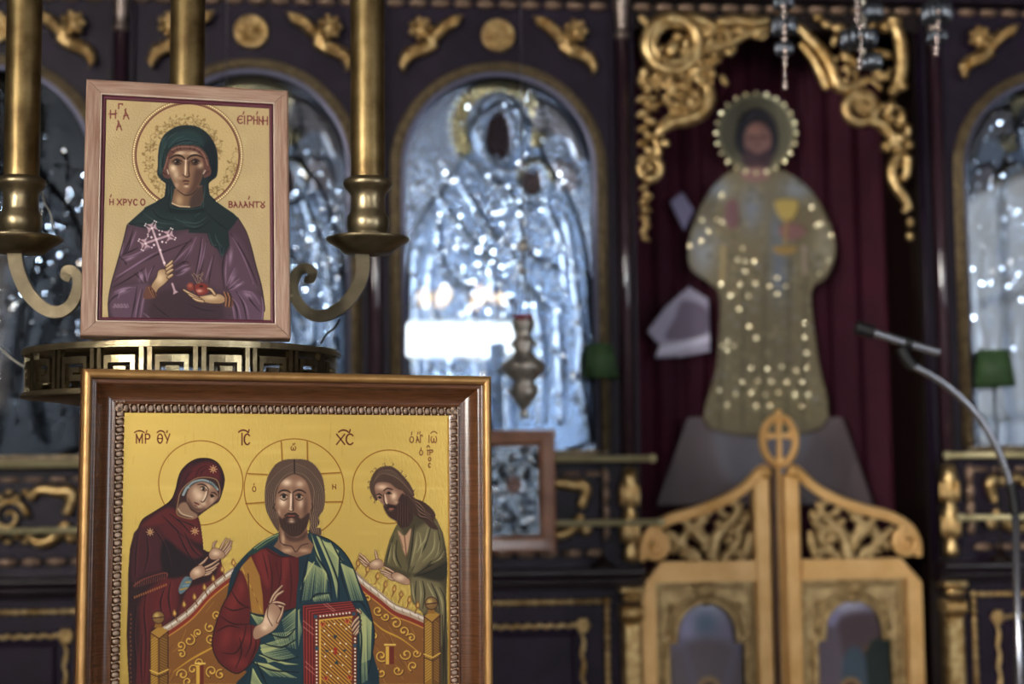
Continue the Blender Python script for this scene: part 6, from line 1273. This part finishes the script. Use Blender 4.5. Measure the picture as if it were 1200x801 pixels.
    for a, b, r in ((104, 632, 8), (76, 640, 7), (122, 606, 8), (124, 648, 6), (54, 622, 6), (92, 612, 6), (40, 640, 6), (112, 590, 6)): m_ = MB(); m_.ball((X_(a), YD, gz_(b)), (r*K, r*K*.7, r*K*.8), 9, 6, .5); m_.build('acanthus_bud', GATED, t)
    return t, X_, Wd
def paintL(cv):
    cv.glow(828, 700, 40, 26, 'd0d2e4', .9); cv.glow(826, 730, 15, 15, '5a7084', .8); cv.glow(805, 735, 10, 20, 'a8a6c8', .7); cv.fill([(790, 760), (866, 760), (880, 860), (780, 860)], '6a5e64', f=8)  # pale lilac glows at the top are glass glare painted in
    cv.stroke([(800, 755), (812, 800), (815, 860)], '726880', 9, f=5, alpha=.7); cv.stroke([(866, 755), (852, 800), (845, 860)], '7a6e88', 8, f=5, alpha=.7); cv.ell(831, 806, 14, 14, 'a08058', f=1.5); cv.ell(831, 808, 8, 9, '3a2a2a', f=1.5); cv.fill([(812, 830), (850, 830), (862, 900), (800, 900)], '6a4038', f=3)
def paintR(cv):
    cv.glow(990, 702, 34, 18, 'd0cee0', .9); cv.glow(972, 730, 12, 24, '9a9ac4', .8); cv.fill([(985, 722), (1040, 722), (1042, 770), (985, 770)], '5a484e', f=6); cv.fill([(955, 750), (985, 745), (985, 870), (950, 870)], '6e606c', f=4)  # upper lilac glows paint the glare of the pane
    cv.fill([(1012, 762), (1028, 748), (1050, 740), (1052, 764)], '80583c', f=2); cv.fill([(1014, 764), (1052, 762), (1052, 900), (1014, 900)], '1e2e2c', f=2.5); cv.fill([(988, 772), (1014, 772), (1014, 900), (988, 900)], '4a5a6a', f=2.5); cv.ell(997, 806, 13, 13, 'a07c50', f=1.5); cv.ell(997, 808, 8, 9, '4a3028', f=1.5)
tL, XL_, WL = gate(752, 906, 1, 'left leaf of the carved gilt gates with the cross finial', paintL, 'dark arched painting behind glass')
tR, XR_, WR = gate(1081, 921, -1, 'right leaf of the carved gilt gates', paintR, 'arched painting with a dark green robe')
xm = (gx_(906)+gx_(921))/2
MB().bevbox((xm-.0155, YD-.012, .08), (xm-.002, YD+.03, gz_(546)), .004).build('meeting_strip', BROWNM, tL)
MB().bevbox((xm-.002, YD-.016, .08), (xm+.008, YD+.03, gz_(546)), .004).build('meeting_bead', GATE, tL)
fx, fz = wx(913, 516, YD-.01); fin = MB(); yf = YD-.01
fin.tube([(fx+20*K*math.cos(a*.2618), yf, fz+28*K*math.sin(a*.2618)) for a in range(24)], .0105, 8, closed=True)
for a in range(24): fin.ball((fx+20*K*math.cos(a*.2618), yf-.008, fz+28*K*math.sin(a*.2618)), .0075, 6, 4)
fin.ball((fx, yf, fz+31*K), (.012, .01, .014), 8, 6); fin.prism([(fx-.016, fz-31*K), (fx+.016, fz-31*K), (fx+.026, fz-22*K), (fx-.026, fz-22*K)], yf-.008, yf+.02)
fo = fin.build('finial', GATE, tL)
cr = MB()
for dx, dz, w_, h_ in ((0, 0, .012, .085), (0, .012, .05, .013)): cr.bevbox((fx+dx-w_/2, yf-.008, fz+dz-h_/2), (fx+dx+w_/2, yf+.008, fz+dz+h_/2), .004)
for e, f in ((0, .045), (0, -.045), (.027, .012), (-.027, .012)): cr.ball((fx+e, yf, fz+f), (.011, .009, .011), 8, 5)
cr.build('cross', GATE, fo)

# ---- brass veneration rails
YRR = YW-.062
for zz, xe in ((1.492, .66), (1.333, .678)):
    for a, b, lab in ((-1.32, xe, ('upper' if zz > 1.4 else 'lower')+' brass rail below the silver icons left of the gates'), (2.1, {1.492: 1.424, 1.333: 1.452}[zz], ('upper' if zz > 1.4 else 'lower')+' brass rail below the right-hand silver icon')):
        t = thing('brass_rail', lab, 'rail', ((a+b)/2, YRR, zz), 'brass rails of the screen')
        RAILM = mat('pale_brass_rail', 'c4bb94', .35, .45, ('a89d74', 15, .2))
        MB().tube([(a, YRR, zz), (b, YRR, zz)], .0082, 12).build('rod', RAILM, t); MB().ball((b, YRR, zz), .012, 12, 8).build('end_ball', RAILM, t)
        for cx in COLS:
            if min(a, b) < cx < max(a, b): MB().tube([(cx, YRR, zz), (cx, YW-.037, zz)], .006, 8).build('bracket', RAILM, t)

# ---- small framed silver icon hung on the rails
xa, za = wx(552, 504, YRR-.03); xb, zb = wx(652, 646, YRR-.03); cxs = (xa+xb)/2
FRB = mat('chestnut_frame', '8a5a40', .35, 0, ('6a4028', 20, .2), .1, 60, coat=.3)
YF = YRR-.034
t = thing('hanging_icon', 'chestnut-framed silver icon hung on the rails beside the large icon', 'icon', (cxs, YF, zb))
fr_ = mitred([(0, .024), (0, .004), (.006, 0), (.03, .002), (.037, .006), (.04, .012), (.04, .024)], xa-cxs, xb-cxs, 0, za-zb, 'frame_rail', FRB, t, smooth=False)
st = .0035; nc = int((xb-xa-.076)/st)+1; nr = int((za-zb-.076)/st)+1
GX, GZ = np.meshgrid(np.linspace(xa+.038, xb-.038, nc), np.linspace(za-.038, zb+.038, nr)); Pw = np.stack([GX, np.full_like(GX, YF+.014), GZ], -1).reshape(-1, 3); px_, py_ = proj(Pw)
cv = Canvas(px_, py_, '5e6670', 1.2); gg = np.random.default_rng(3)
for k in range(80): cv.ell(gg.uniform(570, 636), gg.uniform(520, 630), gg.uniform(2, 5), gg.uniform(2, 6), gg.choice(['48505c', '848c98', '3a424e', 'a8b0ba']), f=1.5, h=gg.uniform(-.003, .006), n=8)
cv.ell(602, 568, 9, 11, '4a3834', f=1.5); Pw[:, 1] -= np.clip(cv.h, -.002, .009)
grid_parts(cv, Pw-np.array(t.location), nr, nc, {0: 'silver_cover'}, t, {0: SILVER})

# ---- hanging oil lamps
REDG = mat('ruby_glass', '7a0f20', .1, 0, None, coat=.5)
CHAIN = mat('steel_chain', '8a8890', .3, .9)
def lathe_px(mb, px, dep, prof, seg=24):
    """prof: (half width px, y px) from top to bottom"""
    k = dep/FPX; P0 = at_depth(px, prof[0][1], dep)
    mb.lathe([(hw*k, -(y-prof[0][1])*k) for hw, y in prof][::-1], tuple(P0), seg)
def votive(px, dy, dep, label):
    b = at_depth(px, 486+dy, dep); k = dep/FPX
    t = thing('oil_lamp', label, 'lamp', tuple(b), 'hanging oil lamps before the silver icons')
    mb = MB(); lathe_px(mb, px, dep, [(12, 374+dy), (13.5, 378+dy), (12, 386+dy), (9, 393+dy), (12.5, 398+dy), (14, 403+dy), (10, 410+dy), (14, 417+dy), (24, 425+dy), (25.5, 431+dy), (20, 440+dy), (12, 447+dy), (16, 454+dy), (17, 460+dy), (11, 470+dy), (5, 477+dy), (3.5, 481+dy), (5.5, 485+dy), (4, 489+dy), (.5, 491+dy)]); body = mb.build('lamp_body', SILV, t)
    gl = MB()
    for yy, rr in ((431, 25), (403, 14), (458, 17)):
        for a in range(12): p = at_depth(px, yy+dy, dep); gl.ball((p[0]+rr*k*math.cos(a*.5236), p[1]+rr*k*math.sin(a*.5236), p[2]), 2.6*k, 6, 4)
    gl.build('gadroons', SILV, body)
    mb = MB(); lathe_px(mb, px, dep, [(12, 369+dy), (12.5, 372+dy), (10.5, 380+dy), (8, 388+dy)]); mb.build('ruby_glass', REDG, t)
    top = at_depth(px, 288+dy, dep); mb = MB(); lathe_px(mb, px, dep, [(2, 280+dy), (6, 286+dy), (8, 291+dy), (3, 296+dy)]); mb.lathe([(.5*k, 0), (5*k, 3*k), (3*k, 8*k), (.5*k, 9*k)], tuple(at_depth(px, 322+dy, dep)), 12); mb.build('crown', SILV, t)
    for a in range(3):
        th = a*2.094+.5; e = at_depth(px, 376+dy, dep)+np.array([11*k*math.cos(th), 11*k*math.sin(th), 0]); m_ = MB(); n = 26
        for i in range(n): u = i/(n-1); p = top+(e-top)*u; m_.ball(tuple(p), (.0022, .0022, .0032), 5, 4)
        m_.build('chain', CHAIN, t)
    m_ = MB(); m_.tube([tuple(top), (top[0], top[1], ZC-.001)], .0015, 6); m_.build('hanging_rod', CHAIN, t)
votive(613, 0, 3.25, 'silver oil lamp with ruby glass hanging before the middle silver icon')
votive(264, 0, 3.25, 'silver oil lamp hanging behind the small pink-framed icon')
LOB = mat('lobed_silver', '787e88', .34, .9, ('4e545e', 50, .2), .1, 100)
def pendant(px, bowls, beads, dep, label):
    yb = max(b[1] for b in beads)+6; b0 = at_depth(px, yb, dep); k = dep/FPX
    t = thing('pendant_lamp', label, 'lamp', tuple(b0), 'silver pendant lamps above the gates')
    for (x, y, rx, ry) in bowls:
        m_ = MB(); p = at_depth(x, y, dep); m_.ball(tuple(p), (rx*k*.9, rx*k*.9, ry*k), 14, 8)
        for a in range(14): m_.ball((p[0]+rx*k*.86*math.cos(a*.4488), p[1]+rx*k*.86*math.sin(a*.4488), p[2]), (rx*k*.2, rx*k*.2, ry*k*.85), 6, 5)
        m_.build('lobed_bowl', LOB, t)
    m_ = MB()
    for x, y, r in beads: m_.ball(tuple(at_depth(x, y, dep-.045)), r*k, 8, 6)
    m_.tube([tuple(at_depth(x, y, dep-.045)) for x, y, r in beads], .25*k, 5); m_.build('bead_string', mat('rose_silver_bead', 'f0dcd4', .22, .85), t)
    m_ = MB(); p = at_depth(px, bowls[0][1], dep); m_.tube([tuple(p), (p[0], p[1], ZC-.001)], .004, 8); 
    for y in range(-120, 60, 30): m_.ball(tuple(at_depth(px, y-10, dep)), (5*k, 5*k, 8*k), 8, 5)
    for y0, y1 in zip([b[1] for b in bowls][:-1], [b[1] for b in bowls][1:]): m_.tube([tuple(at_depth(px, y0, dep)), tuple(at_depth(px, y1, dep))], 3*k, 8)
    m_.build('stem', SILV, t); return t
pendant(919, [(918, 4, 12, 8), (919, 31, 15, 13), (919, 57, 11, 9)], [(918, -4, 3), (918, 8, 3.6), (919, 20, 2.6), (919, 31, 3.6), (919, 38, 3.4), (919, 46, 3.8), (920, 60, 3.6), (920, 68, 3.6), (920, 75, 3.2), (920, 88, 2.2), (920, 96, 3), (920, 102, 3.6)], 3.05, 'silver pendant lamp hanging left of its twins, right above the haloed head')
pendant(1012, [(1012, -8, 12, 8), (1022, 14, 13, 11), (1006, 46, 22, 13), (1022, 72, 12, 11)], [(1004, 2, 3), (1004, 9, 3.4), (1004, 16, 3.4), (1004, 23, 3.2), (1008, 32, 3.6), (1009, 44, 3), (1008, 58, 3.6), (1007, 71, 3.4), (1007, 79, 3.6)], 3.05, 'double-bowled silver pendant lamp in front of the right scroll carving')
pendant(1098, [(1098, -6, 12, 8), (1098, 16, 18, 14), (1098, 43, 12, 9)], [(1099, 14, 3.4), (1099, 26, 3.4), (1099, 34, 3.4), (1098, 44, 3), (1098, 49, 3), (1097, 57, 3.6), (1097, 63, 3)], 3.05, 'silver pendant lamp hanging before the right-hand column')

# ---- green-shaded lamps standing on the ledge
SHADE = mat('green_cloth_shade', '38552f', .7, 0, ('2a4426', 30, .2), .1, 200)
def shadelamp(px, yt, yb, ht, hb, label):
    y = YW-.115 if px < 800 else YW-.06; y = YW-.05
    x, zt = wx(px, yt, y); zb_ = wx(px, yb, y)[1]; k = K*.98
    t = thing('green_lamp', label, 'lamp', (x, y, 1.222), 'green-shaded lamps on the ledge')
    sh = MB(); V = []; F = []; n = 28
    for r, z in ((hb*k, zb_), (ht*k, zt), (ht*k-.003, zt), (hb*k-.003, zb_)):
        for a in range(n): V.append((x+r*math.cos(a*6.2832/n), y+min(.045, r)*math.sin(a*6.2832/n) if False else y+r*.8*math.sin(a*6.2832/n), z))
    for j in range(4):
        for a in range(n): a2 = (a+1) % n; j2 = (j+1) % 4; F.append((j*n+a, j*n+a2, j2*n+a2, j2*n+a))
    sh.add(V, F, True); sh.build('lamp_shade', SHADE, t)
    MB().lathe([(.03, 0), (.031, .006), (.01, .02), (.0035, .04), (.0035, zb_-1.222+.02), (.010, zb_-1.222+.03), (.004, zb_-1.222+.06)], (x, y, 1.222), 14).build('stem', WOODB, t)
shadelamp(703, 403, 443, 15, 22, 'dim green-shaded lamp beside the middle silver icon')
shadelamp(1164, 410, 453, 19, 26, 'green-shaded lamp before the silver icon at the right edge')

# ---- microphone on a curved stand
CHR = mat('satin_chrome', 'a8aab4', .25, .9); BLK = mat('black_rubber', '121214', .5)
dp = 3.0
foot = at_depth(1196, 760, dp); t = thing('microphone_stand', 'slim chrome microphone stand with a curved neck beside the gates', 'microphone', (foot[0], foot[1], 0))
k = dp/FPX
def mtube(nm, L_, r, m, par=None): mb = MB(); mb.tube(crom([tuple(at_depth(*p, dp)) for p in L_], 8), r*k, 12); return mb.build(nm, m, par or t)
mtube('curved_neck', [(1190, 600), (1186, 578), (1178, 548), (1162, 512), (1140, 480), (1110, 452), (1085, 436), (1066, 427)], 4.6, CHR)
p_ = at_depth(1190, 600, dp); mb = MB(); mb.tube([(p_[0], p_[1], p_[2]), ((p_[0]+foot[0])/2, foot[1], 1.0), (foot[0], foot[1], .9), (foot[0], foot[1], .03)], [4.6*k, 4.6*k, 5*k, 6*k], 12); mb.build('pole', CHR, t)
mtube('sleeve', [(1190, 602), (1187, 582), (1184, 566)], 6.2, BLK); mtube('sleeve', [(1193, 770), (1194, 790), (1195, 806)], 6.2, BLK)
mtube('clip', [(1070, 430), (1062, 420), (1056, 408)], 7, BLK); mtube('microphone_body', [(1022, 389), (1060, 401), (1101, 413)], 5.2, CHR); mtube('microphone_head', [(1003, 383), (1012, 386), (1023, 389)], 8, BLK); mtube('microphone_collar', [(1060, 401), (1068, 403)], 6.5, BLK)
mb = MB(); mb.lathe([(.13, 0), (.13, .012), (.03, .03), (.015, .05)], (foot[0], foot[1], 0), 24); mb.build('base', BLK, t)

# ---- chandelier over the nave, behind the viewpoint; its bulbs glint in the silver
ch = thing('chandelier', 'brass ring chandelier with warm bulbs hanging over the nave', 'chandelier', (.48, -2.0, 2.4))
bulb = bpy.data.materials.new('warm_bulb'); bulb.use_nodes = True; e = bulb.node_tree.nodes.new('ShaderNodeEmission'); e.inputs[0].default_value = (1, .72, .42, 1); e.inputs[1].default_value = 60; bulb.node_tree.links.new(e.outputs[0], bulb.node_tree.nodes['Material Output'].inputs[0])
rg = MB(); rg.tube([(.48+.24*math.cos(a*.2618), -2.0+.24*math.sin(a*.2618), 2.44) for a in range(24)], .012, 8, closed=True)
for a in range(3): rg.tube([(.48+.24*math.cos(a*2.094+.5), -2+.24*math.sin(a*2.094+.5), 2.44), (.48, -2, 3.0)], .004, 6)
rg.tube([(.48, -2, 3.0), (.48, -2, ZC-.001)], .006, 6); rg.build('ring', BRASSD, ch)
for a in (0, 60, 120, 180, 240, 300):
    x, y = .48+.24*math.cos(R(a)), -2+.24*math.sin(R(a))
    MB().lathe([(.012, 0), (.02, .02), (.016, .04)], (x, y, 2.45), 10).build('bulb_socket', BRASSD, ch); MB().ball((x, y, 2.535), (.032, .032, .045), 12, 8).build('bulb', bulb, ch)
